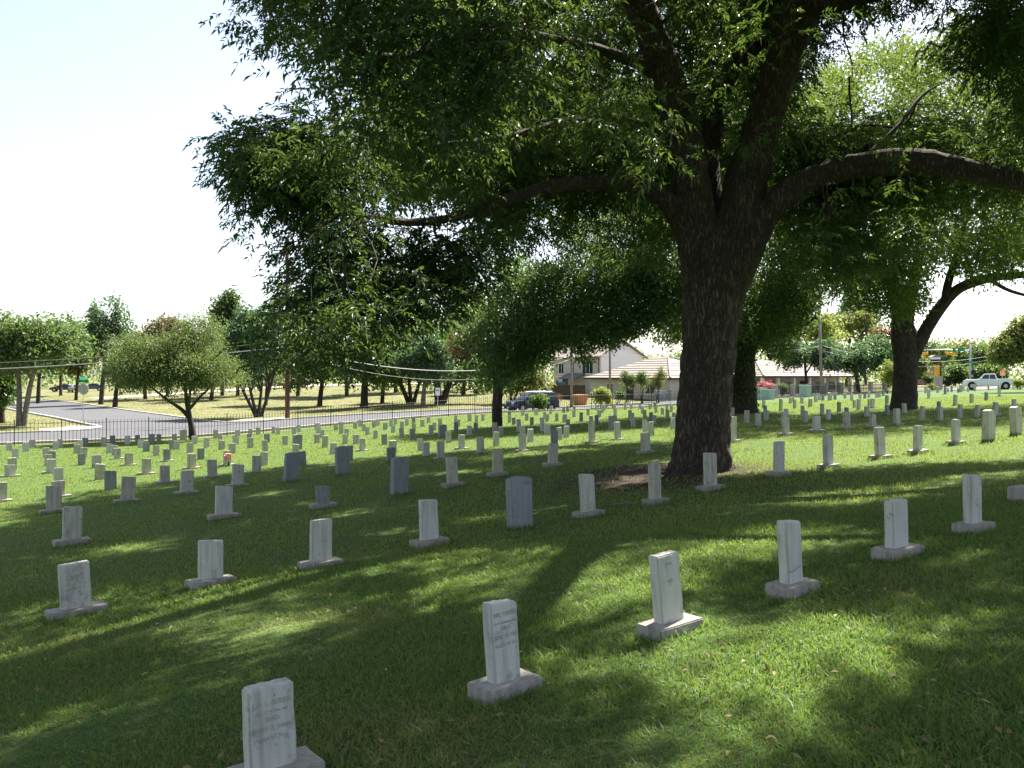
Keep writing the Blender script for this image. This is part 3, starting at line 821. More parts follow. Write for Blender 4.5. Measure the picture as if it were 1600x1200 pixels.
for px, d, rz, paint, lab in ((98, 172, .3, 'black_p', 'small black car in the distance, left of the grey octagonal sign'),
                              (118, 166, -.9, 'silver_p', 'silver fronted car in the distance just left of the grey octagonal sign'),
                              (145, 172, .2, 'navy', 'dark blue car in the distance right of the grey octagonal sign'),
                              (461, 146, .25, 'red_p', 'dark red car in the distance right of the reddish pole'),
                              (432, 147, .25, 'red_p', 'red car in the distance left of the reddish pole'),
                              (466, 166, .4, 'white_p', 'pale car far behind the dark red car')):
    vehicle('parked_car', lab, on(px, d)+np.array([0, 0, .06]), rz, paint, car_prof, car_cab, [(-1.35,.33),(1.35,.33)], 1.75, car_win, 4.4, 'vehicles beyond the graves')
# ------------------------------------------------------------------ headstones
# (u along the row, v across the rows, height, width, look): P slab on a plinth, S slab in the turf, V/v thick pointed stone,
# R round-topped slab on a plinth, Q low slab on a plinth, D dark slab, W pale clean slab, F slab with the flowers
STONES=[
(3.05,4.13,0.54,0.19,'P'),
(5.81,4.18,0.56,0.19,'P'),
(1.66,4.21,0.44,0.22,'P'),
(7.34,4.21,0.50,0.23,'P'),
(4.50,4.21,0.55,0.21,'P'),
(8.70,4.22,0.55,0.19,'P'),
(20.83,9.77,0.72,0.36,'v'),
(14.67,9.77,0.62,0.22,'P'),
(17.90,9.82,0.59,0.25,'P'),
(10.20,9.86,0.65,0.21,'R'),
(8.82,9.88,0.63,0.24,'P'),
(13.35,9.89,0.62,0.22,'P'),
(16.62,9.89,0.64,0.26,'P'),
(11.59,9.94,0.63,0.26,'P'),
(22.68,9.98,0.70,0.36,'v'),
(7.65,10.01,0.73,0.36,'V'),
(4.63,10.01,0.58,0.26,'P'),
(19.90,10.03,0.57,0.25,'P'),
(6.18,10.04,0.60,0.25,'P'),
(1.96,10.13,0.55,0.29,'P'),
(3.39,10.25,0.52,0.27,'P'),
(32.45,14.97,0.49,0.26,'P'),
(31.31,15.07,0.46,0.21,'S'),
(30.59,15.30,0.52,0.20,'S'),
(29.53,15.42,0.50,0.22,'S'),
(25.73,15.58,0.46,0.27,'P'),
(27.54,15.81,0.55,0.27,'P'),
(29.07,15.82,0.55,0.19,'S'),
(10.31,15.82,0.62,0.24,'P'),
(7.42,15.94,0.41,0.26,'Q'),
(19.58,16.02,0.72,0.26,'P'),
(9.15,16.04,0.77,0.36,'V'),
(25.08,16.05,0.56,0.28,'P'),
(11.66,16.07,0.57,0.24,'P'),
(16.33,16.12,0.53,0.25,'P'),
(22.10,16.13,0.55,0.26,'P'),
(13.30,16.15,0.54,0.25,'P'),
(23.69,16.18,0.49,0.30,'P'),
(3.08,16.28,0.62,0.29,'P'),
(5.71,16.55,0.60,0.30,'P'),
(37.89,16.77,0.42,0.29,'S'),
(14.85,17.96,0.72,0.19,'D'),
(37.27,19.53,0.42,0.19,'S'),
(33.79,19.82,0.46,0.21,'S'),
(35.48,20.03,0.44,0.23,'S'),
(32.88,20.17,0.44,0.24,'S'),
(29.00,20.30,0.47,0.22,'S'),
(30.65,20.43,0.44,0.21,'S'),
(28.17,20.67,0.47,0.22,'S'),
(26.87,20.82,0.49,0.25,'S'),
(16.02,20.83,0.53,0.23,'P'),
(18.94,21.05,0.67,0.22,'P'),
(32.85,21.06,0.42,0.19,'S'),
(20.08,21.07,0.59,0.21,'P'),
(10.40,21.15,0.74,0.36,'V'),
(9.01,21.24,0.73,0.36,'V'),
(21.86,21.33,0.48,0.22,'S'),
(3.71,21.48,0.57,0.30,'P'),
(5.25,21.60,0.57,0.30,'P'),
(6.59,21.65,0.55,0.29,'P'),
(13.71,21.66,0.52,0.22,'P'),
(7.84,21.73,0.55,0.28,'P'),
(15.23,21.85,0.51,0.23,'P'),
(44.08,22.29,0.54,0.24,'S'),
(31.16,22.73,0.47,0.19,'S'),
(12.74,22.81,0.42,0.26,'D'),
(29.19,23.19,0.52,0.23,'S'),
(14.21,23.28,0.42,0.22,'S'),
(47.99,23.38,0.49,0.28,'S'),
(25.27,23.53,0.45,0.19,'W'),
(30.96,23.58,0.43,0.23,'S'),
(23.88,23.62,0.45,0.19,'W'),
(19.93,23.83,0.44,0.19,'S'),
(35.36,23.89,0.50,0.21,'S'),
(17.33,23.99,0.48,0.21,'S'),
(18.90,24.15,0.46,0.22,'W'),
(34.28,24.15,0.47,0.20,'S'),
(16.24,24.39,0.48,0.22,'P'),
(4.32,24.43,0.42,0.29,'P'),
(37.76,24.60,0.48,0.23,'S'),
(20.92,24.63,0.42,0.20,'S'),
(52.25,24.64,0.49,0.27,'D'),
(9.44,24.64,0.49,0.25,'P'),
(8.25,24.82,0.50,0.26,'P'),
(6.98,24.84,0.48,0.26,'P'),
(5.62,24.86,0.49,0.29,'D'),
(12.48,24.94,0.47,0.19,'D'),
(10.94,24.94,0.45,0.25,'D'),
(3.15,25.06,0.48,0.25,'P'),
(40.49,25.29,0.54,0.25,'S'),
(42.10,25.50,0.51,0.27,'P'),
(15.43,25.65,0.42,0.19,'S'),
(14.62,26.08,0.42,0.27,'S'),
(24.81,26.34,0.61,0.36,'V'),
(10.51,26.83,0.42,0.22,'S'),
(42.67,26.88,0.42,0.19,'S'),
(44.41,27.11,0.41,0.19,'S'),
(26.80,27.20,0.42,0.20,'S'),
(22.28,27.39,0.42,0.24,'W'),
(36.47,27.83,0.43,0.19,'S'),
(21.58,28.06,0.42,0.23,'S'),
(28.99,28.12,0.39,0.19,'S'),
(18.17,28.16,0.45,0.21,'S'),
(6.07,28.21,0.46,0.28,'S'),
(30.39,28.23,0.42,0.19,'S'),
(7.42,28.34,0.48,0.25,'P'),
(9.92,28.43,0.49,0.24,'F'),
(20.80,28.49,0.43,0.23,'S'),
(13.63,28.49,0.40,0.21,'S'),
(48.53,28.51,0.50,0.29,'S'),
(34.86,28.52,0.42,0.19,'S'),
(14.80,28.57,0.46,0.21,'P'),
(8.87,28.65,0.48,0.26,'P'),
(5.09,28.77,0.42,0.25,'S'),
(63.44,29.01,0.72,0.30,'P'),
(12.72,29.55,0.42,0.25,'S'),
(40.07,29.58,0.62,0.22,'S'),
(37.63,29.65,0.43,0.21,'S'),
(24.30,30.18,0.59,0.19,'S'),
(31.12,30.37,0.42,0.19,'S'),
(26.02,30.54,0.41,0.21,'S'),
(42.80,30.66,0.51,0.24,'S'),
(44.71,31.00,0.48,0.26,'S'),
(17.07,31.08,0.42,0.21,'S'),
(33.06,31.14,0.43,0.19,'S'),
(23.82,31.25,0.56,0.20,'S'),
(30.76,31.28,0.42,0.19,'S'),
(28.27,31.48,0.42,0.19,'S'),
(57.97,31.94,0.58,0.30,'P'),
(29.10,32.03,0.42,0.19,'D'),
(21.74,32.06,0.43,0.21,'P'),
(23.33,32.38,0.46,0.22,'S'),
(10.39,32.53,0.42,0.24,'S'),
(5.53,32.54,0.47,0.28,'P'),
(4.36,32.59,0.39,0.30,'P'),
(20.80,32.72,0.55,0.36,'V'),
(61.34,32.86,0.66,0.30,'P'),
(8.02,32.88,0.44,0.26,'P'),
(19.40,32.89,0.46,0.23,'S'),
(15.40,32.93,0.48,0.22,'S'),
(7.04,33.13,0.45,0.29,'S'),
(9.40,33.19,0.45,0.24,'P'),
(14.42,33.35,0.60,0.36,'V'),
(17.07,33.53,0.40,0.24,'S'),
(43.81,33.56,0.46,0.22,'S'),
(34.00,33.64,0.42,0.19,'S'),
(13.46,34.23,0.44,0.22,'S'),
(16.95,34.28,0.42,0.21,'S'),
(33.57,34.32,0.43,0.19,'S'),
(12.25,34.56,0.41,0.27,'S'),
(23.92,34.75,0.42,0.19,'D'),
(36.55,34.81,0.38,0.19,'S'),
(6.98,35.21,0.42,0.23,'S'),
(21.75,35.22,0.47,0.20,'S'),
(30.94,35.24,0.48,0.19,'D'),
(50.79,35.84,0.44,0.27,'S'),
(30.34,35.85,0.42,0.25,'S'),
(28.19,35.90,0.41,0.19,'S'),
(23.67,36.05,0.48,0.20,'D'),
(4.92,36.32,0.40,0.28,'S'),
(20.90,36.42,0.39,0.22,'S'),
(57.47,36.42,0.48,0.30,'W'),
(6.11,36.42,0.42,0.25,'S'),
(19.58,36.53,0.38,0.20,'S'),
(39.44,36.85,0.41,0.19,'S'),
(16.96,37.07,0.41,0.24,'S'),
(8.66,37.17,0.44,0.25,'P'),
(38.51,37.19,0.42,0.19,'S'),
(10.14,37.32,0.42,0.23,'S'),
(31.08,37.40,0.43,0.19,'S'),
(37.61,37.41,0.42,0.19,'S'),
(60.32,37.56,0.40,0.29,'S'),
(34.34,37.58,0.41,0.24,'S'),
(54.90,37.59,0.39,0.27,'S'),
(52.04,37.63,0.41,0.25,'S'),
(14.17,37.74,0.45,0.25,'S'),
(11.60,37.74,0.42,0.24,'S'),
(15.76,37.75,0.42,0.24,'S'),
(28.49,37.82,0.38,0.19,'S'),
(35.85,37.86,0.41,0.20,'S'),
(30.82,37.90,0.40,0.21,'S'),
(13.13,38.33,0.41,0.26,'S'),
(75.03,38.77,0.72,0.30,'P'),
(58.47,38.83,0.61,0.36,'v'),
(65.49,39.31,0.39,0.30,'S'),
(24.50,39.32,0.42,0.20,'S'),
(63.88,39.36,0.40,0.30,'S'),
(41.92,39.53,0.40,0.19,'S'),
(6.77,39.62,0.38,0.26,'S'),
(58.84,39.69,0.43,0.30,'S'),
(29.69,39.83,0.42,0.19,'S'),
(34.43,39.86,0.42,0.19,'S'),
(66.93,39.93,0.40,0.30,'S'),
(8.04,40.09,0.42,0.26,'S'),
(9.28,40.32,0.42,0.22,'S'),
(23.90,40.41,0.43,0.22,'S'),
(61.51,40.41,0.41,0.30,'S'),
(66.31,40.50,0.59,0.30,'S'),
(36.15,40.54,0.41,0.19,'S'),
(31.53,40.63,0.42,0.19,'S'),
(32.87,40.65,0.42,0.19,'S'),
(21.38,40.72,0.41,0.21,'S'),
(26.94,40.78,0.42,0.19,'S'),
(22.95,40.87,0.40,0.22,'S'),
(20.34,40.98,0.42,0.21,'S'),
(12.02,41.03,0.41,0.26,'S'),
(10.78,41.19,0.42,0.27,'S'),
(13.43,41.23,0.46,0.26,'S'),
(60.70,41.26,0.45,0.30,'S'),
(83.28,41.79,0.41,0.30,'S'),
(16.55,41.84,0.42,0.26,'S'),
(38.55,41.90,0.40,0.19,'S'),
(65.24,41.95,0.39,0.30,'S'),
(15.07,42.02,0.42,0.28,'S'),
(6.96,42.03,0.42,0.25,'S'),
(12.14,42.07,0.42,0.24,'S'),
(19.54,42.09,0.42,0.21,'S'),
(9.50,42.28,0.42,0.25,'S'),
(58.88,42.40,0.41,0.30,'S'),
(43.35,42.40,0.40,0.19,'S'),
(71.88,42.55,0.58,0.30,'S'),
(85.57,42.69,0.72,0.36,'v'),
(87.00,42.72,0.41,0.30,'S'),
(5.92,42.77,0.42,0.25,'S'),
(44.88,43.42,0.41,0.22,'S'),
(30.12,43.68,0.42,0.19,'S'),
(90.30,43.69,0.72,0.30,'S'),
(16.36,43.71,0.42,0.21,'S'),
(85.15,43.74,0.38,0.30,'S'),
(8.48,43.74,0.41,0.26,'S'),
(83.27,43.76,0.46,0.30,'S'),
(27.71,43.87,0.41,0.23,'S'),
(44.06,44.09,0.39,0.19,'S'),
(26.76,44.26,0.40,0.25,'S'),
(82.21,44.37,0.67,0.30,'S'),
(31.19,44.55,0.42,0.19,'S'),
(87.51,44.58,0.60,0.30,'S'),
(25.62,44.61,0.42,0.22,'S'),
(43.24,44.66,0.40,0.19,'S'),
(22.03,45.01,0.42,0.23,'S'),
(44.19,45.05,0.39,0.19,'S'),
(24.83,45.13,0.39,0.24,'S'),
(42.04,45.46,0.40,0.19,'S'),
(30.87,45.49,0.42,0.25,'S'),
(23.67,45.54,0.41,0.22,'S'),
(11.68,45.60,0.40,0.28,'W'),
(43.38,45.89,0.39,0.25,'S'),
(36.41,45.91,0.42,0.25,'W'),
(37.69,45.98,0.40,0.19,'S'),
(30.22,46.06,0.42,0.19,'S'),
(39.88,46.13,0.40,0.19,'S'),
(34.45,46.20,0.40,0.22,'S'),
(39.02,46.22,0.39,0.21,'S'),
(14.53,46.46,0.41,0.27,'S'),
(35.89,46.67,0.40,0.22,'S'),
(40.16,47.15,0.40,0.19,'S'),
(27.55,47.37,0.41,0.22,'S'),
(43.13,47.44,0.40,0.19,'W'),
(16.20,47.49,0.43,0.22,'S'),
(21.87,47.60,0.41,0.26,'S'),
(29.43,47.94,0.41,0.23,'S'),
(9.47,48.13,0.43,0.24,'S'),
(7.11,48.22,0.44,0.28,'S'),
(27.11,48.56,0.41,0.22,'S'),
(8.48,48.67,0.39,0.27,'S'),
(26.07,48.79,0.42,0.24,'S'),
(20.97,48.93,0.41,0.24,'S'),
(24.98,49.15,0.41,0.24,'S'),
(6.57,49.42,0.42,0.26,'S'),
(28.09,49.72,0.41,0.23,'S'),
(29.42,49.74,0.38,0.23,'S'),
(24.01,49.76,0.42,0.24,'S'),
(26.96,49.93,0.42,0.22,'S'),
(11.00,50.07,0.46,0.28,'S'),
(24.78,50.63,0.43,0.26,'S'),
(9.04,50.73,0.42,0.25,'S'),
(12.33,50.74,0.47,0.26,'W'),
(20.77,50.79,0.42,0.22,'S'),
(26.22,50.93,0.43,0.23,'S'),
(13.75,51.41,0.49,0.30,'S'),
(22.39,51.53,0.46,0.26,'S'),
(10.39,51.55,0.41,0.26,'D'),
(7.97,52.01,0.39,0.28,'S'),
(23.95,52.28,0.42,0.29,'S'),
(21.11,52.34,0.42,0.22,'S'),
(17.64,52.51,0.52,0.27,'S'),
(11.98,52.53,0.45,0.25,'D'),
(20.33,52.84,0.43,0.26,'S'),
(119.24,52.90,0.72,0.30,'S'),
(19.10,52.90,0.41,0.29,'S'),
(98.09,52.90,0.55,0.30,'S'),
(112.79,52.90,0.72,0.30,'S'),
(106.68,52.90,0.57,0.30,'S'),
(115.38,52.90,0.49,0.30,'S'),
(116.14,52.90,0.72,0.30,'S'),
(13.38,52.90,0.42,0.24,'D'),
(14.53,52.90,0.42,0.24,'D'),
(15.41,52.90,0.39,0.26,'S'),
(15.90,52.90,0.64,0.36,'v'),
(19.86,52.90,0.41,0.24,'S'),
]

M['marble'] = stone_mat('weathered marble', (.49, .465, .40), (.29, .27, .23), (.18, .17, .145), (.92, .86, .74))
M['marble_w'] = stone_mat('pale marble', (.52, .51, .475), (.34, .33, .30), (.22, .215, .19), (.95, .90, .80))
M['marble_d'] = stone_mat('dark marble', (.27, .28, .28), (.17, .17, .17), (.12, .12, .11), (.92, .90, .86))  # darker tone of the slab stone
M['marble_b'] = stone_mat('bluish grey marble', (.25, .265, .27), (.18, .19, .20), (.13, .135, .14), (.95, .95, .95))
M['plinth'] = stone_mat('pitted concrete plinth', (.34, .315, .28), (.23, .205, .18), (.15, .135, .12), (.95, .90, .84))
M['cut_shade'] = mat('engraving shade', (.34, .335, .315), .9)  # darker grey paints the shade inside the cut letters
M['crack'] = mat('crack shadow', (.035, .032, .03), .95)

def slab_mesh(name, w, t, h, top, m, seed, segs=7):
    """an upright slab: softly worn edges, a slightly uneven top, faces front towards local -y"""
    rnd = random.Random(seed)
    bm = bmesh.new()
    xs = np.linspace(-w/2, w/2, segs)
    prof = []
    for x in xs:
        f = abs(x)/(w/2)
        z = h
        if top == 'point': z = h-.034*f**1.2
        elif top == 'round': z = h-.05*f**2
        elif top == 'slant': z = h-.012*(x/(w/2))
        prof.append((x, z+rnd.uniform(-.003, .003)))
    pts = [(-w/2, -.08)]+prof+[(w/2, -.08)]
    lo = [(-w/2+rnd.uniform(-.004, .004), z) for z in (h*.7, h*.35)]
    ro = [(w/2+rnd.uniform(-.004, .004), z) for z in (h*.35, h*.7)]
    pts = [(-w/2, -.08)]+lo[::-1]+prof+ro[::-1]+[(w/2, -.08)]
    a = [bm.verts.new((x, -t/2, z)) for x, z in pts]
    b = [bm.verts.new((x, t/2, z)) for x, z in pts]
    n = len(pts)
    bm.faces.new(a); bm.faces.new(b[::-1])
    for i in range(n): bm.faces.new((a[i], b[i], b[(i+1) % n], a[(i+1) % n]))
    bmesh.ops.recalc_face_normals(bm, faces=bm.faces)
    ed = [e for e in bm.edges if len(e.link_faces) == 2 and e.calc_face_angle(0) > .6]
    bmesh.ops.bevel(bm, geom=ed, offset=.009, segments=2, affect='EDGES', clamp_overlap=True)
    for v in bm.verts:
        k = mnoise.noise(v.co*9+Vector((seed*3.1, 0, 0)))
        v.co.x += .0022*k; v.co.z += .002*mnoise.noise(v.co*14+Vector((0, seed*1.7, 0)))
    me = bpy.data.meshes.new(name); bm.to_mesh(me); bm.free()
    me.materials.append(m)
    return me
def plinth_mesh(w, d, h, seed):
    rnd = random.Random(seed)
    bm = bmesh.new(); bmesh.ops.create_cube(bm, size=1)
    for v in bm.verts:
        v.co = Vector((v.co.x*w, v.co.y*d, (v.co.z+.5)*(h+.12)-.12))
    bmesh.ops.bevel(bm, geom=list(bm.edges), offset=.007, segments=2, affect='EDGES', clamp_overlap=True)
    bmesh.ops.subdivide_edges(bm, edges=[e for e in bm.edges if e.calc_length() > .12], cuts=3, use_grid_fill=True)
    for v in bm.verts:
        v.co += Vector((1, 1, .6))*.0035*mnoise.noise(v.co*12+Vector((seed, 0, 0)))
    bmesh.ops.recalc_face_normals(bm, faces=bm.faces)
    me = bpy.data.meshes.new('plinth'); bm.to_mesh(me); bm.free(); me.materials.append(M['plinth'])
    return me
# shared meshes at nominal size, stretched a little per stone
W0, T0, H0 = .26, .09, .45
slabs = {k: [slab_mesh('slab', W0, T0, H0, tp_, M[mm], 11*i+j, 7) for i, tp_ in enumerate(tops)]
         for j, (k, tops, mm) in enumerate([('S', ['flat', 'slant', 'flat', 'slant'], 'marble'), ('W', ['flat', 'slant', 'flat'], 'marble_w'),
                                            ('D', ['flat', 'slant'], 'marble_d'), ('R', ['round'], 'marble')])}
vets = [slab_mesh('headstone', .36, .15, .7, 'point', M['marble_b'], 90, 11), slab_mesh('headstone', .36, .15, .7, 'point', M['marble'], 93, 11)]
plinths = [plinth_mesh(.46, .25, .075, s) for s in range(4)]

LINES = [4.2, 10.1, 16.1, 21.3, 24.8, 28.5, 32.5, 36.8, 40.5, 44.5, 48.5, 52.2]
ORD = ['front', 'second', 'third', 'fourth', 'fifth', 'sixth', 'seventh', 'eighth', 'ninth', 'tenth', 'eleventh', 'twelfth and last']
NUM1 = ['', 'first', 'second', 'third', 'fourth', 'fifth', 'sixth', 'seventh', 'eighth', 'ninth', 'tenth', 'eleventh', 'twelfth', 'thirteenth', 'fourteenth', 'fifteenth', 'sixteenth', 'seventeenth', 'eighteenth', 'nineteenth', 'twentieth']
TENS = {20: ('twenty', 'twentieth'), 30: ('thirty', 'thirtieth'), 40: ('forty', 'fortieth'), 50: ('fifty', 'fiftieth')}
def nth(n):
    if n <= 20: return NUM1[n]
    t = n//10*10
    return TENS[t][1] if n % 10 == 0 else TENS[t][0]+'-'+NUM1[n % 10]
rows = {}
for s in STONES:
    k = min(range(12), key=lambda i: abs(LINES[i]-s[1]))
    rows.setdefault(k, []).append(s)
# hand-written labels for the nearest stones, by row and place from the left
OWN = {(0, 0): 'nearest headstone, tall white slab worn at the edges, lettered DIED MAY',
 (0, 1): 'white slab headstone on a stained plinth, lettered TURNER and APRIL',
 (0, 2): 'left-leaning white slab headstone with chipped left edge on a thick square plinth',
 (0, 3): 'white slab headstone with a dark horizontal crack near its foot',
 (0, 4): 'grey streaked slab headstone between the cracked one and the last of the front row',
 (0, 5): 'narrow grey slab headstone with a light streak, last of the front row',
 (1, 0): 'cream slab headstone with five lines of lettering and a chipped right edge',
 (1, 1): 'plain pale slab headstone just right of the cream lettered one',
 (1, 2): 'speckled pale slab headstone standing alone in deep shade, third in second row',
 (1, 3): 'pale slab headstone just left of the thick blue-grey pointed stone',
 (1, 4): 'thick blue-grey headstone with a shallow pointed top in the second row',
 (1, 5): 'narrow pale slab headstone just right of the thick blue-grey pointed stone',
 (1, 6): 'round-topped slab headstone on a plinth beside the bare soil',
 (1, 7): 'pale slab headstone standing right in front of the big pecan trunk'}
groupname = 'headstones in the cemetery rows'
special = {}
used_lab = set()
for k in sorted(rows):
    row = sorted(rows[k], key=lambda s: (.8*s[0]-.6*s[1])/(.6*s[0]+.8*s[1]))
    for i, (u, v, h, w, kind) in enumerate(row):
        rr = random.Random(int(u*1000+v*77))
        if k == 0 and i == 0:
            f_ = foot(425, 1226); h = .47; u, v = .8*f_[0]+.6*f_[1], -.6*f_[0]+.8*f_[1]
        veteran = kind in 'Vv'
        look = {'P': 'slab headstone on a plinth', 'F': 'slab headstone with flowers', 'S': 'plain slab headstone', 'W': 'pale clean slab headstone',
                'D': 'dark slab headstone', 'R': 'round-topped slab headstone', 'Q': 'low stub of a headstone on a plinth', 'V': 'thick blue-grey pointed headstone', 'v': 'thick grey pointed headstone'}[kind]
        if k == 10: rowname = 'in the last row but one'
        elif k == 11: rowname = 'in the last row by the fence'
        else: rowname = 'in the '+ORD[k]+' row'
        label = OWN.get((k, i)) or f'{look}, {nth(i+1)} from the left {rowname}'
        x, y = uv(u, v); z = g1(x, y)
        near_ = k < 3
        rz = ROW_ANG+R(rr.uniform(-3.5, 3.5))
        lean = R(rr.gauss(0, 1.5)); pitch = R(rr.gauss(0, 1.7))
        if k == 0: lean = R([-2.0, -3.2, -4.6, -3.0, -2.0, -1.5][i]); pitch = R([-1, -1.5, -2, -1, 0, 0][i])
        if k == 1 and not veteran: lean += R(-1.0)
        rnd_scale = rr.uniform(.97, 1.03)
        if veteran:
            m_i = 0 if kind == 'V' else 1
            o = bpy.data.objects.new('headstone', vets[m_i]); link(o)
            o.location = (x, y, z); o.rotation_euler = (pitch, lean, rz); o.scale = (w/.36, 1.0, h/.7)
            tag(o, label, 'headstone', groupname); special[(k, i)] = o
            continue
        has_p = kind in 'PRQF'
        ph = .075 if has_p else 0
        mats_ = {'W': 'W', 'D': 'D', 'R': 'R', 'Q': 'D'}.get(kind, 'S')
        if kind in 'PS' and rr.random() < .28: mats_ = 'W'
        if kind in 'PS' and k >= 3 and rr.random() < .12: mats_ = 'D'
        if k == 0 or (k == 1 and i in (0, 1, 2, 3)): mats_ = 'W'
        me = slabs[mats_][rr.randrange(len(slabs[mats_]))]
        if not has_p:
            o = bpy.data.objects.new('headstone', me); link(o)
            o.location = (x, y, z); o.rotation_euler = (pitch, lean, rz); o.scale = (w/W0*rnd_scale, 1, max(.2, h)/H0)
            tag(o, label, 'headstone', groupname); special[(k, i)] = o
            continue
        t = empty('headstone', (x, y, z), rz, label, 'headstone', groupname)
        t.rotation_euler = (pitch*.4, lean*.6, rz)
        pl = bpy.data.objects.new('plinth', plinths[rr.randrange(4)]); link(pl, t); pl.location = (0, 0, .0)
        big = 1.14 if k == 0 else 1.12
        pl.scale = (big*w/W0*.98, .95 if k else .92, 1.2 if k == 0 else (1.1 if k < 3 else .7))
        ph = ph*pl.scale[2]
        if k < 2:
            me = slab_mesh('slab', w, T0, h-ph, {'R': 'round'}.get(kind, 'slant' if i % 2 else 'flat'), M['marble_w' if mats_ == 'W' else 'marble'], 200+k*20+i, 11)
            sl = bpy.data.objects.new('slab', me)
        else:
            sl = bpy.data.objects.new('slab', me); sl.scale = (w/W0*rnd_scale, 1, max(.15, h-ph)/H0)
        link(sl, t); sl.location = (0, .01, ph-.004); sl.rotation_euler = (pitch*.6, lean*.4, 0)
        special[(k, i)] = t; t['_h'] = h-ph; t['_w'] = w
    rows[k] = row

def inscription(key, rows_, top=.06):
    """thin raised lettering on a slab front, its darker grey standing for engraved shade"""
    t = special[key]; sl = [c for c in t.children if c.name.startswith('slab')][0]
    h, w = t['_h'], t['_w']
    mb_v, mb_f = [], []
    z = h-top
    for txt, size in rows_:
        cu = bpy.data.curves.new('lettering', 'FONT'); cu.body = txt; cu.align_x = 'CENTER'; cu.size = size; cu.resolution_u = 2; cu.extrude = .0008
        ob_ = bpy.data.objects.new('lettering', cu); COL.objects.link(ob_)
        dg = bpy.context.evaluated_depsgraph_get(); dg.update()
        me = bpy.data.meshes.new_from_object(ob_.evaluated_get(dg))
        xs = [v.co.x for v in me.vertices] or [0]
        sc = min(1.0, w*.86/max(.001, max(xs)-min(xs)))
        n = len(mb_v)
        mb_v += [(v.co.x*sc, -T0/2-.0012-v.co.z, z-size*.75+v.co.y) for v in me.vertices]
        mb_f += [tuple(i+n for i in p.vertices) for p in me.polygons]
        bpy.data.objects.remove(ob_); bpy.data.meshes.remove(me); bpy.data.curves.remove(cu)
        z -= size*1.38
    me = bpy.data.meshes.new('inscription'); me.from_pydata(mb_v, [], mb_f); me.materials.append(M['cut_shade'])
    o = mesh_obj('inscription', me, sl); o['kind'] = 'stuff'
inscription((0, 0), [('J. P. L. BERRY', .032), ('Co. C. 4 Tex. Inf.', .022), ('DIED', .030), ('MAY 7, 1908', .032), ('aged 67 Yrs.', .028)])
inscription((0, 1), [('WM. TURNER', .038), ('Co. A. Tennessee Regt.', .024), ('DIED', .030), ('APRIL 14, 1903', .036), ('AGED 68 Yrs.', .032)], .045)
inscription((0, 2), [('JNO.', .034), (' ', .05), ('Co. D.', .022)], .05)
inscription((1, 0), [('J. T. McCOY', .040), ('Co. G. Tex. Inf.', .028), ('DIED', .036), ('Dec. 27, 1906', .036), ('aged 75 Yrs.', .032)], .05)
inscription((3, 1), [('J. B. HALL', .040), ('Co. B. Tex. Inf.', .03), ('DIED', .036), ('1907', .036)], .06)
for t in special.values():
    for p in ('_h', '_w'):
        if p in t.keys() and t.name: pass
# crack across the foot of the fourth front stone
t = special[(0, 3)]; sl = [c for c in t.children if c.name.startswith('slab')][0]; w = t['_w']
pts = [(-w/2-.004, .100), (-w*.38, .094), (-w*.31, .099), (-w*.2, .092), (-w*.12, .098), (-w*.03, .099), (w*.05, .109), (w*.16, .112), (w*.24, .121), (w*.36, .119), (w/2-.01, .126)]
mb = MB(); top_ = [(x, z+.0018) for x, z in pts]; bot_ = [(x, z-.0012+.002*(x > .05)) for x, z in pts]
mb.prism(top_+bot_[::-1], -T0/2-.0015, -T0/2+.002)
mb.build('crack', M['crack'], sl)
for t in special.values():
    for p in ('_h', '_w'):
        if p in t.keys(): del t[p]

# low broken block at the right edge of the frame
o = empty('headstone', on(1600, 10.6), ROW_ANG, 'low grey block of a stone cut off by the right edge of the frame', 'headstone', groupname)
bl = bpy.data.objects.new('plinth', plinths[1]); link(bl, o); bl.scale = (.8, .9, 1.9)

# red flowers at one stone in the sunlit field
fk = [(k, i) for k in rows for i, s in enumerate(rows[k]) if s[4] == 'F'][0]
fs = special[fk]
fo = empty('flower_bouquet', tuple(np.array(fs.location)+np.array([.12, -.22, 0])), 0, 'red and white flower bouquet with a dark stem at one sunlit headstone', 'flowers')
M['petal'] = mat('red petals', (.62, .03, .04), .6)
M['petal_w'] = mat('white petals', (.8, .75, .75), .6)
M['stem'] = mat('dark green stems', (.03, .06, .02), .7)
MB().tube([(0, 0, 0), (0, 0, .16)], [.05, .03], 8).build('holder', M['stem'], fo)
for nm, mm, n, rad in (('red_blossom', 'petal', 14, .15), ('white_blossom', 'petal_w', 6, .17)):
    for i in range(n):
        th, ph_ = rng.uniform(0, 6.28), rng.uniform(0, 1.5)
        p = np.array([math.cos(th)*math.sin(ph_)*rad, math.sin(th)*math.sin(ph_)*rad, .24+math.cos(ph_)*rad*.9])
        mb = MB()
        for a in np.linspace(0, 6.28, 6)[:-1]:
            d = np.array([math.cos(a), math.sin(a), .35]); e = np.array([-math.sin(a), math.cos(a), 0])
            mb.add([p, p+d*.03+e*.022, p+d*.055, p+d*.03-e*.022], [(0, 1, 2, 3)])
        mb.build(nm, M[mm], fo)
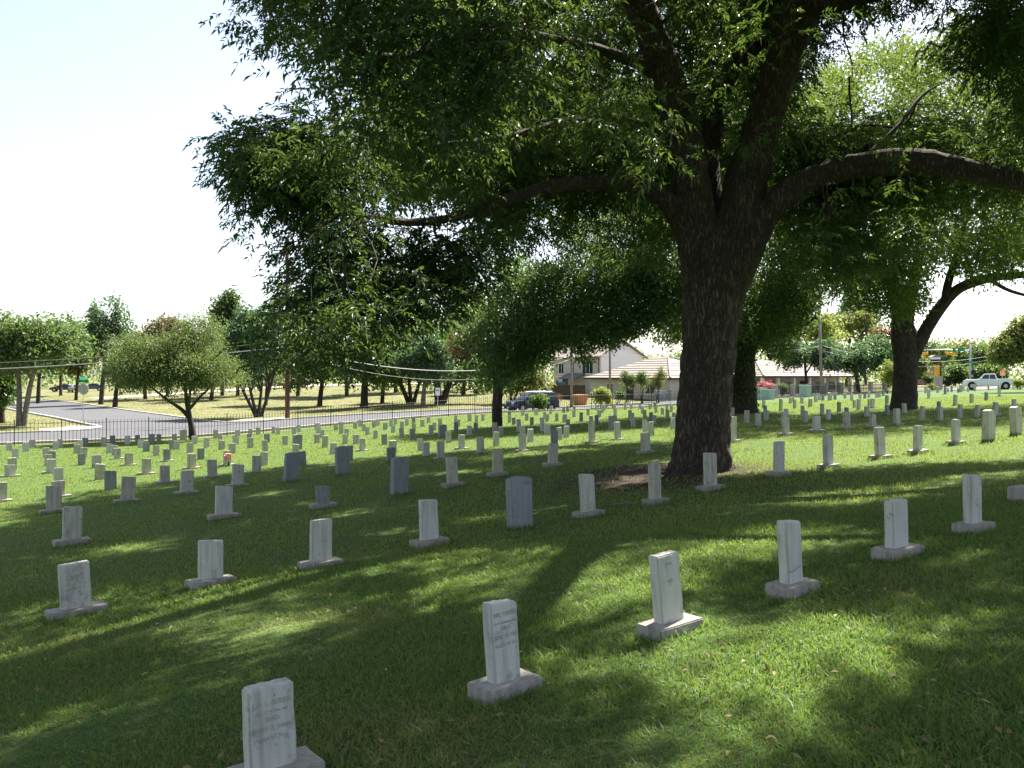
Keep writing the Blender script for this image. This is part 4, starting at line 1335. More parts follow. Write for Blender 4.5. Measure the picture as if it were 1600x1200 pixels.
# ------------------------------------------------------------------ vegetation
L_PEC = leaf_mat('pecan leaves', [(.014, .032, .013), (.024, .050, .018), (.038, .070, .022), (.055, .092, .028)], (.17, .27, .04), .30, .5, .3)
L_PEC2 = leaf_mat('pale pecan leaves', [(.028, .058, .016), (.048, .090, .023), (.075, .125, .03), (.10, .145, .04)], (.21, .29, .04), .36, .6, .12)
L_DARK = leaf_mat('dark leaves', [(.016, .036, .013), (.030, .062, .021), (.046, .088, .027), (.062, .11, .034)], (.15, .25, .04), .38, .42)
L_MID = leaf_mat('mid green leaves', [(.036, .070, .022), (.06, .105, .03), (.09, .14, .042), (.115, .16, .055)], (.18, .28, .06), .38, .5)
L_BLUE = leaf_mat('bluish green leaves', [(.03, .066, .034), (.05, .10, .048), (.08, .13, .06), (.10, .15, .07)], (.14, .25, .08), .36, .5)
L_OLIVE = leaf_mat('olive leaves', [(.05, .075, .02), (.08, .11, .03), (.12, .14, .04), (.15, .16, .055)], (.24, .28, .06), .38, .5)
L_ROUND = leaf_mat('round tree leaves', [(.04, .065, .02), (.065, .098, .028), (.095, .13, .038), (.12, .145, .05)], (.19, .26, .055), .38, .5)
L_YEL = leaf_mat('yellow green leaves', [(.09, .13, .025), (.14, .19, .035), (.19, .23, .05), (.22, .24, .07)], (.34, .40, .08), .42, .5)
L_BRN = leaf_mat('brownish leaves', [(.085, .085, .035), (.115, .105, .045), (.085, .10, .035)], (.22, .18, .07), .35, .6)
L_RED = leaf_mat('reddish leaves', [(.10, .045, .028), (.14, .058, .035), (.09, .065, .028)], (.22, .09, .05), .38, .5)
L_PINK = leaf_mat('pink blossom', [(.55, .16, .18), (.62, .24, .24), (.5, .12, .14)], (.5, .2, .2), .3, .6)

def sample_wedge(n, d0, d1, expo, X0=-.66, X1=.66):
    """points in the part of the ground ahead, density falling with distance"""
    if abs(expo-2) < 1e-6: d = d0*(d1/d0)**rng.uniform(0, 1, n)
    else:
        a = 2-expo; d = (d0**a+rng.uniform(0, 1, n)*(d1**a-d0**a))**(1/a)
    return rng.uniform(X0, X1, n)*d, d
def in_poly(P, poly):
    x, y = P[:, 0], P[:, 1]; inside = np.zeros(len(P), bool); n = len(poly)
    for i in range(n):
        x0, y0 = poly[i]; x1, y1 = poly[(i+1) % n]
        c = ((y0 > y) != (y1 > y)) & (x < (x1-x0)*(y-y0)/((y1-y0)+1e-12)+x0)
        inside ^= c
    return inside
def leaf_quads(p, d, L, W, up_rand=.7, droop=.12):
    """one folded leaf per row: base p, direction d"""
    n = len(p)
    ref = np.tile(np.array([0, 0, 1.0]), (n, 1))+rng.normal(0, up_rand, (n, 3))
    w = norm(np.cross(d, ref))
    L = np.broadcast_to(np.asarray(L, float), (n,))[:, None]; W = np.broadcast_to(np.asarray(W, float), (n,))[:, None]
    mid = p+d*L*.45
    tip = p+d*L+np.array([0, 0, -1.0])*L*droop
    nn = np.cross(w, d)*W*.12
    v = np.stack([p, mid+w*W*.5+nn, tip, mid-w*W*.5+nn], 1)
    q = np.arange(n*4).reshape(n, 4)
    return v.reshape(-1, 3), q
def compound(o, r, Lr, ll, lw, pairs=5):
    """pinnate leaves: a drooping rachis with paired leaflets and one at the tip"""
    n = len(o)
    side = norm(np.cross(r, np.tile([0, 0, 1.0], (n, 1))+rng.normal(0, .35, (n, 3))))
    P, D = [], []
    for i in range(pairs):
        t = .18+.75*i/max(1, pairs-1)
        base = o+r*(Lr*t)[:, None]+np.array([0, 0, -1.0])*(Lr*.30*t*t)[:, None]
        for s in (-1, 1):
            P.append(base); D.append(norm(r*.55+side*s*.8+np.array([0, 0, -.22])+rng.normal(0, .26, (n, 3))))
    P.append(o+r*Lr[:, None]+np.array([0, 0, -1.0])*(Lr*.30)[:, None]); D.append(norm(r+np.array([0, 0, -.7])+rng.normal(0, .1, (n, 3))))
    P = np.concatenate(P); D = np.concatenate(D)
    k = len(P)
    return leaf_quads(P, D, ll*rng.uniform(.7, 1.2, k), lw*rng.uniform(.75, 1.2, k), .55, .16)

def smooth_noise(P, f, seed):
    """cheap lumpy field for thinning foliage into clumps and gaps"""
    r = np.random.default_rng(seed); s = np.zeros(len(P))
    for _ in range(7):
        k = r.normal(0, 1, 3)*f; s += np.sin(P@k+r.uniform(0, 6.28))
    return s/2.6

def add_branches(mb_list, start_pts, start_rads, tips, r1=.012, sides=5, wob=.12, droop=.0, r_cap=.07):
    """thin boughs from the nearest limb point to each tip"""
    S = np.asarray(start_pts); SR = np.asarray(start_rads)
    for tp_ in tips:
        k = np.argmin(((S-tp_)**2).sum(1)); s = S[k]
        Lh = np.linalg.norm(tp_-s)
        if Lh < .15: continue
        m1 = s*.65+tp_*.35+rng.normal(0, wob*Lh*.5, 3)+np.array([0, 0, .10*Lh])
        m2 = s*.3+tp_*.7+rng.normal(0, wob*Lh*.5, 3)+np.array([0, 0, .08*Lh-droop*Lh])
        r0 = min(SR[k]*.55, r_cap, .018+.012*Lh)
        c = spline([np.r_[s, r0], np.r_[m1, r0*.75], np.r_[m2, r0*.5], np.r_[tp_, r1]], 4)
        mb_list.append((c[:, :3], c[:, 3], sides))
        S = np.vstack([S, c[4:, :3]]); SR = np.r_[SR, c[4:, 3]]
    return S, SR
def tubes_mesh(name, tubes, m, origin):
    V_, Q_ = [], []; n = 0
    for P, r, s in tubes:
        v, q_ = tube(P-origin, r, s); V_.append(v); Q_.append(q_+n); n += len(v)
    return np_mesh(name, np.concatenate(V_), np.concatenate(Q_), mats=[m], smooth=True)
def limb_part(name, rows_, m, root, origin, sides=14, per=7, rough=.06, ridges=0, flare=None):
    c = spline(rows_, per); v, q_ = tube(c[:, :3], c[:, 3], sides)
    cen = np.repeat(c[:, :3], sides, 0); rad = np.repeat(c[:, 3], sides)
    out = norm(v-cen)
    k = np.array([mnoise.noise(Vector(p)*2.2/max(.25, r)**.5) + .6*mnoise.noise(Vector((p[0]*6, p[1]*6, p[2]*2.0))) for p, r in zip(v, rad)])
    v = v+out*(rad*rough*k)[:, None]
    if flare is not None:
        zz = (v[:, 2]-flare).clip(-.2, None); an = np.arctan2(out[:, 1], out[:, 0])
        lob = .5+.5*np.sin(an*5+.8)*np.cos(an*2-.4)+.25*np.sin(an*9)
        v = v+out*(rad*(.06+.34*lob)*np.exp(-zz/.22))[:, None]
    if ridges:
        kk = np.array([abs(mnoise.noise(Vector((p[0]*11, p[1]*11, p[2]*3.2)))) for p in v]); v = v-out*(ridges*(.45-kk).clip(0))[:, None]
    mesh_obj(name, np_mesh(name, v-origin, q_, mats=[m], smooth=True), root)
    return c

# ---- the great pecan
root = empty('pecan_tree', tuple(TREE), 0, 'huge old pecan with deeply furrowed trunk forking into arching limbs over the graves', 'tree', 'old pecan trees among the graves')
O = TREE.copy(); D0 = TREE_D
def lp(px, py, dd, r): return np.r_[at(px, py, D0+dd), r]
base_z = TREE[2]
TRUNK = [lp(1096, 760, 0, .60), lp(1096, 742, 0, .575), lp(1097, 715, 0, .555), lp(1098, 670, 0, .545), lp(1102, 610, 0, .535), lp(1107, 550, 0, .545), lp(1112, 480, 0, .59), lp(1117, 430, 0, .625), lp(1120, 385, 0, .585), lp(1123, 340, .05, .34)]
LIMBS = [
 [lp(1110, 480, 0, .42), lp(1098, 410, 0, .45), lp(1087, 350, -.1, .43), lp(1078, 270, -.3, .37), lp(1064, 190, -.6, .34), lp(1040, 110, -1, .31), lp(1008, 30, -1.4, .28), lp(975, -70, -2, .25), lp(930, -220, -2.8, .19), lp(880, -400, -3.5, .10)],
 [lp(1122, 490, 0, .44), lp(1136, 420, 0, .47), lp(1151, 350, -.1, .45), lp(1168, 280, -.1, .42), lp(1192, 195, -.3, .37), lp(1222, 100, -.5, .35), lp(1258, 0, -.8, .35), lp(1290, -120, -1.2, .29), lp(1345, -330, -2, .15)],
 [lp(1250, 18, -.7, .22), lp(1300, 6, -1.2, .20), lp(1370, -14, -2, .18), lp(1480, -40, -3, .13), lp(1600, -60, -4, .08)],
 [lp(1118, 390, .35, .40), lp(1108, 310, .7, .30), lp(1108, 230, 1.0, .24), lp(1132, 130, 1.2, .22), lp(1180, 70, 1.3, .20), lp(1240, 30, 1.3, .18), lp(1330, -50, 1.5, .14), lp(1420, -200, 2, .08)],
 [lp(1112, 510, 0, .42), lp(1134, 450, 0, .43), lp(1161, 395, -.1, .37), lp(1196, 335, -.3, .30), lp(1240, 295, -.5, .27), lp(1290, 272, -.7, .25), lp(1345, 258, -1.0, .245), lp(1430, 252, -1.5, .23), lp(1520, 268, -2, .20), lp(1630, 292, -2.6, .16), lp(1780, 330, -3.2, .08)],
 [lp(1112, 490, 0, .38), lp(1094, 415, 0, .36), lp(1071, 358, -.15, .27), lp(1040, 312, -.3, .21), lp(1000, 290, -.6, .18), lp(940, 284, -1, .155), lp(870, 290, -1.6, .135), lp(800, 310, -2.2, .115), lp(730, 335, -2.8, .095), lp(640, 348, -3.4, .07), lp(540, 330, -4.2, .045)],
 [lp(1050, 130, -1, .115), lp(960, 85, -1.6, .10), lp(860, 60, -2.8, .085), lp(740, 50, -4.6, .07), lp(620, 90, -5.8, .07), lp(510, 60, -7, .04)],
 [lp(1075, 250, -.4, .16), lp(1000, 200, -1.2, .11), lp(900, 190, -2.2, .09), lp(790, 215, -3.2, .07), lp(660, 230, -4.2, .05)],
 [lp(990, 0, -1.5, .22), lp(900, -140, -3.5, .17), lp(800, -260, -6, .12), lp(760, -400, -8, .06)],
 [lp(1300, -150, -1.2, .2), lp(1330, -300, -4, .15), lp(1300, -520, -7, .1), lp(1280, -800, -9.5, .05)],
 [lp(1340, 258, -1.0, .07), lp(1400, 200, -.6, .05), lp(1440, 150, 0, .04), lp(1490, 120, .4, .02)],
]
c0 = limb_part('trunk', TRUNK, M['bark'], root, O, 64, 11, .045, .10, base_z)
SP, SRD = [c0[:, :3]], [c0[:, 3]]
for L_ in LIMBS:
    c = limb_part('limb', L_, M['bark'], root, O, 18, 7, .10, .04)
    k = len(c)//3
    SP.append(c[k:, :3]); SRD.append(c[k:, 3])
SP, SRD = np.concatenate(SP), np.concatenate(SRD)
OUTLINE_WOBBLE = 20.0
def tips_in(poly, n, d0, d1, seed, thr=-.55, f=.9):
    P = np.array(poly, float); lo, hi = P.min(0), P.max(0); out = []
    r = np.random.default_rng(seed); tot = 0
    while tot < n:
        c = r.uniform(lo-25, hi+25, (4000, 2)); c3 = np.c_[c, 0*c[:, 0]]
        wob = np.stack([smooth_noise(c3, .07, seed+50)*.6+smooth_noise(c3, .16, seed+51)*.4, smooth_noise(c3, .07, seed+52)*.6+smooth_noise(c3, .16, seed+53)*.4], 1)
        c = c[in_poly(c+wob*OUTLINE_WOBBLE, poly)]
        d = D0+r.uniform(d0, d1, len(c))
        w = np.stack([(c[:, 0]-800)/FPX*d, d, EYE-(c[:, 1]-HZ)/FPX*d], 1)
        w = w[smooth_noise(w, f, seed+5) > thr]
        out.append(w); tot += len(w)
    return np.concatenate(out)[:n]
groups = [
 # upper left of the crown, reaching out towards the camera
 ([(385,-80),(392,30),(432,62),(470,95),(492,150),(515,195),(560,205),(600,200),(650,215),(720,235),(800,250),(900,250),(1000,270),(1065,250),(1040,-80)], 1100, -7.5, -1, 1, -.12),
 ([(600,180),(760,200),(1060,190),(1060,300),(940,320),(800,345),(700,300),(600,250)], 260, -4.5, 2, 2, -.35),
 # the drooping left mass
 ([(370,235),(405,212),(440,198),(505,200),(540,225),(640,215),(760,270),(830,330),(800,370),(745,395),(715,430),(690,462),(640,480),(600,490),(560,510),(500,520),(455,520),(435,500),(445,480),(450,440),(440,385),(395,385),(372,370)], 900, -6.0, -2.5, 3, -.4),
 ([(445,480),(560,470),(620,480),(580,525),(550,540),(500,548),(455,545),(440,520)], 150, -6, -4.0, 4, -.6),
 # thin curtain under the left limb
 ([(760,320),(1050,325),(1050,380),(980,395),(900,370),(860,385),(820,395),(760,370)], 70, -2.5, 1.5, 5, -.2),
 # over the right limb and up the right side
 ([(1060,-80),(1615,-80),(1615,150),(1540,130),(1470,60),(1400,22),(1330,15),(1290,60),(1245,120),(1240,200),(1180,260),(1090,240)], 980, -4, 3, 6, -.3),
 ([(1230,225),(1330,190),(1470,195),(1615,190),(1615,320),(1480,300),(1400,300),(1330,310),(1250,330)], 520, -3.5, 2.5, 7, -.35),
 ([(1215,320),(1330,290),(1500,300),(1480,370),(1400,380),(1345,430),(1290,420),(1240,370)], 170, -2.5, 1.5, 8, -.1),
 ([(1010,240),(1100,140),(1180,160),(1140,300),(1080,330)], 90, .8, 3, 9, -.3),
 ([(1590,120),(1900,100),(1900,400),(1590,330)], 260, -4.5, 1.5, 10, -.3),
]
vis = []
for poly, n, d0, d1, seed, thr in groups:
    vis.append(tips_in(poly, n, d0, d1, seed, thr))
vis = np.concatenate(vis)
# foliage keeps clear of the near side of the big limbs, so they show
SPX = 800+SP[:, 0]/SP[:, 1]*FPX; SPY = HZ-(SP[:, 2]-EYE)/SP[:, 1]*FPX; SPR = SRD/SP[:, 1]*FPX
big = SRD > .12
vx = 800+vis[:, 0]/vis[:, 1]*FPX; vy = HZ-(vis[:, 2]-EYE)/vis[:, 1]*FPX
dist = np.hypot(vx[:, None]-SPX[big], vy[:, None]-SPY[big])-SPR[big]
j = dist.argmin(1); close = (dist.min(1) < 12+42*D0/vis[:, 1]) & (vis[:, 1] < SP[big][j, 1]+.5)
nd = SP[big][j, 1]+rng.uniform(.9, 3.2, len(vis))
f_ = np.where(close & (rng.uniform(0, 1, len(vis)) < .93), nd/vis[:, 1], 1.0)
vis = np.stack([vis[:, 0]*f_, vis[:, 1]*f_, EYE+(vis[:, 2]-EYE)*f_], 1)
# the crown above the frame
n = 10500; q3 = rng.normal(0, 1, (n, 3)); q3 = norm(q3)*(rng.uniform(.3, 1, n)**.5)[:, None]
top = np.array([TREE[0]-.2, D0+2.2, base_z+11.3])+q3*np.array([12.5, 15.5, 6.0])
ys = HZ-(top[:, 2]-EYE)/np.maximum(top[:, 1], .5)*FPX
xs_ = 800+top[:, 0]/np.maximum(top[:, 1], .5)*FPX
hid = (top[:, 1] > D0+1) & (ys < 300) & (ys > 45*smooth_noise(top, .8, 90)-120) & (xs_ > 600) & (xs_ < 1240)
top = top[((ys < -110) | hid) & (top[:, 2] > base_z+5.0)]
# crown gaps cut along the sun rays, placed to put sun patches on grass
def open_field(P):
    h = P[:, 2]-gz(P[:, 0], P[:, 1]); s = h/SUN[2]
    gx_, gy_ = P[:, 0]-SUN[0]*s, P[:, 1]-SUN[1]*s
    o_ = smooth_noise(np.stack([gx_, gy_*1.25, 0*gx_], 1), 1.25, 78)*.8+smooth_noise(np.stack([gx_, gy_, 0*gx_], 1), .5, 79)*.35
    for cx, cy, rx, ry in OPEN:
        o_ = np.maximum(o_, 2.2*np.exp(-(((gx_-cx)/rx)**2+((gy_-cy)/ry)**2)))
    return o_
OPEN = []
for px, py, rx, ry in ((50, 985, 230, 50), (200, 960, 70, 16), (240, 912, 90, 14), (400, 985, 110, 22), (745, 905, 60, 9), (905, 925, 70, 10), (920, 962, 70, 12), (1290, 1015, 170, 45), (1330, 775, 190, 14),
                       (1240, 840, 130, 20), (700, 868, 60, 10), (1540, 880, 70, 14), (560, 800, 30, 5), (430, 770, 40, 4), (230, 850, 60, 7), (440, 905, 40, 7), (610, 832, 36, 5), (885, 855, 50, 6), (1440, 700, 150, 8), (1300, 700, 90, 6), (150, 1120, 90, 20), (1060, 880, 60, 10), (1500, 965, 70, 14), (910, 1065, 70, 18), (1150, 1160, 80, 20)):
    p_ = foot(px, py); q_ = foot(px+rx, py); r_ = foot(px, py-ry)
    OPEN.append((p_[0], p_[1], abs(q_[0]-p_[0])*.8+.41, (r_[1]-p_[1])*.85+.41))
top = top[open_field(top) < .50]
ov = open_field(vis); vis = vis[(ov < .7) | (rng.uniform(0, 1, len(vis)) < .12)]
# boughs
bl_ = []
allt = np.concatenate([vis, top])
pick_i = rng.permutation(len(allt))[:420]
order = np.argsort([((SP-allt[i])**2).sum(1).min() for i in pick_i])
S2, SR2 = add_branches(bl_, SP, SRD, allt[pick_i][order], .010, 5, .14, 0)
bl2 = []
rest = np.setdiff1d(np.arange(len(vis)), pick_i)
rest = rest[rng.permutation(len(rest))[:900]]
S3 = S2
for i in rest:
    k = np.argmin(((S3-allt[i])**2).sum(1)); s = S3[k]; tp_ = allt[i]; Lh = np.linalg.norm(tp_-s)
    if Lh < .2: continue
    m1 = (s+tp_)/2+rng.normal(0, .08*Lh, 3)+np.array([0, 0, .1*Lh])
    c = spline([np.r_[s, min(.016, SR2[k])], np.r_[m1, .011], np.r_[tp_, .006]], 3); bl2.append((c[:, :3], c[:, 3], 4))
# bare hanging twigs under the right limb
for px, y0, y1, dd in ((1292, 275, 440, -.8), (1305, 270, 420, -.7), (1285, 290, 380, -.9), (1330, 262, 350, -1), (1345, 260, 395, -1.1), (1418, 252, 330, -1.4), (1240, 300, 352, -.5), (1318, 20, 130, -1.5), (1327, 120, 260, -1.5), (985, 290, 400, -.7), (905, 195, 235, -2)):
    pts = []
    for t in np.linspace(0, 1, 6):
        pts.append(np.r_[at(px+12*t+rng.normal(0, 4)*(t > 0), y0+(y1-y0)*t, D0+dd), .022*(1-.7*t)])
    c = spline(pts, 4); bl2.append((c[:, :3], c[:, 3], 5))
o = mesh_obj('branches', tubes_mesh('branches', bl_+bl2, M['bark'], O), root); o['kind'] = 'stuff'
# leaves: sprays of pinnate leaves round every tip
def spray(tips, per, spread, Lr, ll, lw, pairs):
    n = len(tips)*per
    c = np.repeat(tips, per, 0)
    off = rng.normal(0, 1, (n, 3))*np.array([spread, spread, spread*.75])
    d = norm(off*np.array([1, 1, .5])+rng.normal(0, .12, (n, 3))+np.array([0, 0, -.06]))
    return compound(c+off*.75, d, Lr*rng.uniform(.7, 1.2, n), ll, lw, pairs)
v1, q1 = spray(vis, 11, .25, .28, .115, .036, 5)
v2, q2 = spray(top, 13, .38, .40, .19, .066, 4)
Vc = np.concatenate([v1, v2]); Qc = np.concatenate([q1, q2+len(v1)])
mesh_obj('crown', np_mesh('crown', Vc-O, Qc, mats=[L_PEC]), root)
print('main crown leaves', len(Qc))

# ---- generic trees
def blob_tips(cen, rad, n, k, seed, hollow=.35, thr=-.5, f=None):
    """tips on k lumpy sub-blobs spread through an ellipsoid"""
    r = np.random.default_rng(seed)
    d = norm(r.normal(0, 1, (k, 3))); d[:, 2] = np.where(d[:, 2] < -.55, -d[:, 2]*.5, d[:, 2])
    bc = cen+d*rad*r.uniform(.35, .78, k)[:, None]
    br = r.uniform(.30, .52, k)
    i = r.integers(0, k, n)
    e = norm(r.normal(0, 1, (n, 3)))*(r.uniform(hollow, 1, n)**.6)[:, None]
    P = bc[i]+e*rad*br[i][:, None]
    f = f or 3.0/np.mean(rad)
    return P[smooth_noise(P, f, seed+3) > thr]
def leaves_at(tips, per, spread, ll, lw, down=-.25, uprand=.9):
    n = len(tips)*per
    c = np.repeat(tips, per, 0)+rng.normal(0, spread, (n, 3))
    d = norm(rng.normal(0, 1, (n, 3))+np.array([0, 0, down]))
    return leaf_quads(c, d, ll*rng.uniform(.65, 1.25, n), lw*rng.uniform(.7, 1.25, n), uprand, .1)
def finish_tree(root, O, limbs, tips, leaf_m, per, spread, ll, lw, bark, nb=40, sides=9, extra=None, trunk_sides=12):
    SP, SR = [], []
    for i, L_ in enumerate(limbs):
        c = limb_part('trunk' if i == 0 else 'limb', L_, bark, root, O, trunk_sides if i == 0 else sides, 5, .08)
        k = len(c)//2 if i == 0 else len(c)//4
        SP.append(c[k:, :3]); SR.append(c[k:, 3])
    SP, SR = np.concatenate(SP), np.concatenate(SR)
    bl = []
    add_branches(bl, SP, SR, tips[rng.permutation(len(tips))[:nb]], .012, 4, .12)
    if bl:
        o = mesh_obj('branches', tubes_mesh('branches', bl, bark, O), root); o['kind'] = 'stuff'
    v, q_ = leaves_at(tips, per, spread, ll, lw)
    mesh_obj('crown', np_mesh('crown', v-O, q_, mats=[leaf_m]), root)
    if extra is not None:
        et, em, nm = extra; v, q_ = leaves_at(et, per, spread, ll, lw)
        mesh_obj(nm, np_mesh(nm, v-O, q_, mats=[em]), root)
def pts_px(rows_): return [np.r_[at(a, b, d), r] for a, b, d, r in rows_]
def tree_px(name, label, cat, group, base, limbs, polys, leaf_m, per, spread, ll, lw, bark, nb=60, depth=None, extra=None):
    """a tree whose limbs and crown outline were measured on the photograph, with real depth"""
    O = np.array(base); root = empty(name, tuple(O), 0, label, cat, group)
    tips = []
    global D0
    keep = D0; D0 = O[1]
    for poly, n, d0, d1, seed, thr in polys: tips.append(tips_in(poly, n, d0, d1, seed, thr, 1.15))
    D0 = keep
    finish_tree(root, O, [pts_px(L_) for L_ in limbs], np.concatenate(tips), leaf_m, per, spread, ll, lw, bark, nb, 10, extra, 16)
    return root

B2 = foot(1412, 640, 46.0); d = B2[1]; GP = 'old pecan trees among the graves'
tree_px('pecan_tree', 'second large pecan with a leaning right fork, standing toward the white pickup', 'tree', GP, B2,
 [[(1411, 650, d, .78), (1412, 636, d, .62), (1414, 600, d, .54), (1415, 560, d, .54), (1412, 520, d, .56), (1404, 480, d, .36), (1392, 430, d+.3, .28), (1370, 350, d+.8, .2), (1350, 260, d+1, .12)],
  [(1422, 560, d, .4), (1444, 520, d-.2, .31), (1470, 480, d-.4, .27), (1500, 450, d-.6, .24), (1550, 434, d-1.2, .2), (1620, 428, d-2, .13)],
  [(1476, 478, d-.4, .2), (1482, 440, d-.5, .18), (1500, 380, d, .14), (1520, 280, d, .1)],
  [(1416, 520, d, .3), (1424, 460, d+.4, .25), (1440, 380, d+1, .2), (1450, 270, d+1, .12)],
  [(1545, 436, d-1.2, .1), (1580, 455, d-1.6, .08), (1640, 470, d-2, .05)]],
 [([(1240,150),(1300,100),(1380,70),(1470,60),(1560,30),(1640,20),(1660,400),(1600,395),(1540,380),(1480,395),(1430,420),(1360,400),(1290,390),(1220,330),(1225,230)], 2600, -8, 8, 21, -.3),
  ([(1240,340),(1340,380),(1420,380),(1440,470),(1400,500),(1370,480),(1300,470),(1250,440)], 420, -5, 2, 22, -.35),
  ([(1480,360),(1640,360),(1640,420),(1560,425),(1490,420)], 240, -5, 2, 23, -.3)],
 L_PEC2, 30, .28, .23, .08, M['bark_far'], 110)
B3 = foot(1160, 646, 46.0); d = B3[1]
tree_px('pecan_tree', 'third pecan, forked low and shaggy with creeper, just behind the great trunk', 'tree', GP, B3,
 [[(1163, 655, d, .95), (1162, 640, d, .74), (1163, 610, d, .6), (1164, 570, d, .52), (1160, 530, d, .45), (1155, 480, d, .36), (1150, 400, d+.5, .25), (1130, 300, d+1, .14)],
  [(1152, 620, d, .4), (1140, 596, d-.2, .34), (1128, 570, d-.3, .28), (1110, 520, d-.5, .22), (1060, 440, d-1, .15), (1010, 400, d-1.5, .1)],
  [(1170, 560, d, .3), (1185, 520, d, .26), (1215, 490, d, .2), (1250, 460, d, .14), (1280, 430, d, .08)],
  [(1230, 500, d-.2, .10), (1255, 508, d-.4, .08), (1276, 495, d-.6, .06)]],
 [([(870,330),(960,300),(1060,290),(1200,300),(1260,370),(1275,450),(1250,500),(1200,520),(1150,520),(1060,500),(980,440),(890,390)], 2300, -5, 6, 31, -.2),
  ([(1170,440),(1260,440),(1270,500),(1230,545),(1200,540),(1170,500)], 160, -2.5, 1.5, 32, -.5)],
 L_PEC, 30, .28, .23, .085, M['bark_far'], 80)
# creeper on its trunk
cr = []
for t in np.linspace(0, 1, 70):
    p = at(1163-4*t, 645-120*t, d); a = rng.uniform(-1.2, 1.2, 3)
    for aa in a: cr.append(p+np.array([math.sin(aa), -math.cos(aa), 0])*(.62-.15*t))
cv, cq = leaves_at(np.array(cr), 6, .1, .16, .11, -.5)
crp = mesh_obj('trunk_creeper', np_mesh('trunk_creeper', cv-B3, cq, mats=[L_DARK]), [o for o in bpy.data.objects if o.name.startswith('pecan_tree') and abs(o.location.x-B3[0]) < .01][0]); crp['kind'] = 'stuff'

B4 = foot(777, 669, 46.0); d = B4[1]
tree_px('shade_tree', 'dark bushy tree on a straight bare trunk in the middle of the graves', 'tree', None, B4,
 [[(777, 675, d, .33), (777, 664, d, .27), (777, 630, d, .25), (779, 600, d, .25), (785, 550, d, .2), (800, 490, d, .14), (820, 440, d, .08)],
  [(779, 600, d, .16), (800, 560, d, .13), (850, 500, d-.3, .1), (930, 460, d-.6, .06), (990, 450, d-.6, .04)],
  [(779, 600, d, .13), (760, 565, d, .1), (735, 540, d, .06)]],
 [([(765,420),(800,408),(850,405),(930,395),(1000,400),(1050,430),(1055,480),(1010,525),(960,545),(905,542),(878,530),(858,565),(840,580),(790,588),(742,592),(735,575),(750,555),(715,540),(705,520),(725,500),(760,500)], 2500, -3.5, 3.5, 41, -.2)],
 L_DARK, 23, .23, .23, .085, M['bark_far'], 70, extra=(np.array([at(715+rng.normal(0, 9), 541+rng.normal(0, 7), d-1+rng.normal(0, .5)) for _ in range(16)]), L_RED, 'red_foliage'))
B5 = foot(301, 681, 52.0); d = B5[1]
O5 = np.array(B5); r5 = empty('round_tree', tuple(O5), 0, 'small round-crowned tree with a short leaning trunk inside the fence', 'tree')
cen = at(281, 568, d)
tp5 = np.concatenate([blob_tips(cen, np.array([3.75, 3.4, 2.75]), 2600, 18, 51, .2, -.35, 1.3), blob_tips(at(283, 590, d), np.array([3.6, 3.2, 1.6]), 1000, 18, 52, .3, -.7)])
finish_tree(r5, O5, [pts_px([(303, 688, d, .24), (301, 676, d, .19), (297, 655, d, .16), (294, 640, d, .15), (290, 610, d, .1), (288, 560, d, .05)]),
  pts_px([(297, 655, d, .13), (284, 640, d, .11), (262, 625, d, .08), (230, 600, d, .04)]), pts_px([(295, 640, d, .1), (315, 618, d+.3, .07), (345, 590, d+.3, .03)]), pts_px([(294, 640, d, .1), (300, 600, d-1, .06), (320, 550, d-1.5, .03)])],
  tp5, L_ROUND, 24, .24, .15, .06, M['bark_far'], 70)

# park trees and everything beyond the street
GT = 'trees in the park and beyond the street'
def far_tree(label, px, d, ell, leaf_m, n, k, seed, ll=.42, lw=.24, per=7, trunks=1, bark=None, r=.28, name='tree', thr=-.5, lean=0, group=GT, fork=.5):
    """ell: crown centre and half-size on the photograph (px, py, rx, ry)"""
    O = on(px, d); root = empty(name, tuple(O), 0, label, 'tree', group)
    cx, cy, rx, ry = ell
    cen = at(cx, cy, d); rad = np.array([rx, rx*.9, ry])*d/FPX
    tips = blob_tips(cen, rad, int(n*1.5), int(k*1.4), seed, .2, thr-.35)
    limbs = []
    rr = random.Random(seed)
    for t in range(trunks):
        b = O+np.array([(t-(trunks-1)/2)*r*1.3, rr.uniform(-.2, .2), -.25])
        f = cen+np.array([(t-(trunks-1)/2)*rad[0]*.6+rr.uniform(-.1, .1)*rad[0], rr.uniform(-.3, .3)*rad[1], rad[2]*.25])
        m1 = b*(1-fork)+f*fork; m1[0] = b[0]*.7+f[0]*.3
        limbs.append([np.r_[b, r*1.25], np.r_[b+np.array([0, 0, .5]), r], np.r_[m1, r*.75], np.r_[f, r*.25]])
        for s in range(3):
            e = cen+np.array([rr.uniform(-.7, .7)*rad[0], rr.uniform(-.7, .7)*rad[1], rr.uniform(-.2, .6)*rad[2]])
            limbs.append([np.r_[m1, r*.5], np.r_[(m1+e)/2+np.array([0, 0, .1*rad[2]]), r*.35], np.r_[e, r*.1]])
    sp = .75*ll; per = int(per*1.4)
    finish_tree(root, O, limbs, tips, leaf_m, per, sp, ll, lw, bark or M['bark_far'], 24, 6, None, 9)
    return root
far_tree('leafy light-green tree on twin pale bare trunks at the left edge', 33, 68, (40, 545, 95, 60), L_MID, 950, 22, 61, .34, .18, 8, 2, M['bark_pale'], .22, fork=.55)
far_tree('dense dark shrubby tree low at the left edge behind the twin trunks', 2, 72, (-8, 610, 46, 48), L_DARK, 450, 12, 62, .34, .2, 8, 1, None, .2)
far_tree('mid-green tree behind the twin-trunk tree, left of the sign', 95, 150, (85, 545, 55, 52), L_MID, 500, 14, 63, .6, .34, 7)
far_tree('dark trunked tree standing right beside the distant black car', 119, 128, (128, 562, 40, 36), L_OLIVE, 380, 12, 64, .5, .28, 7, r=.25)
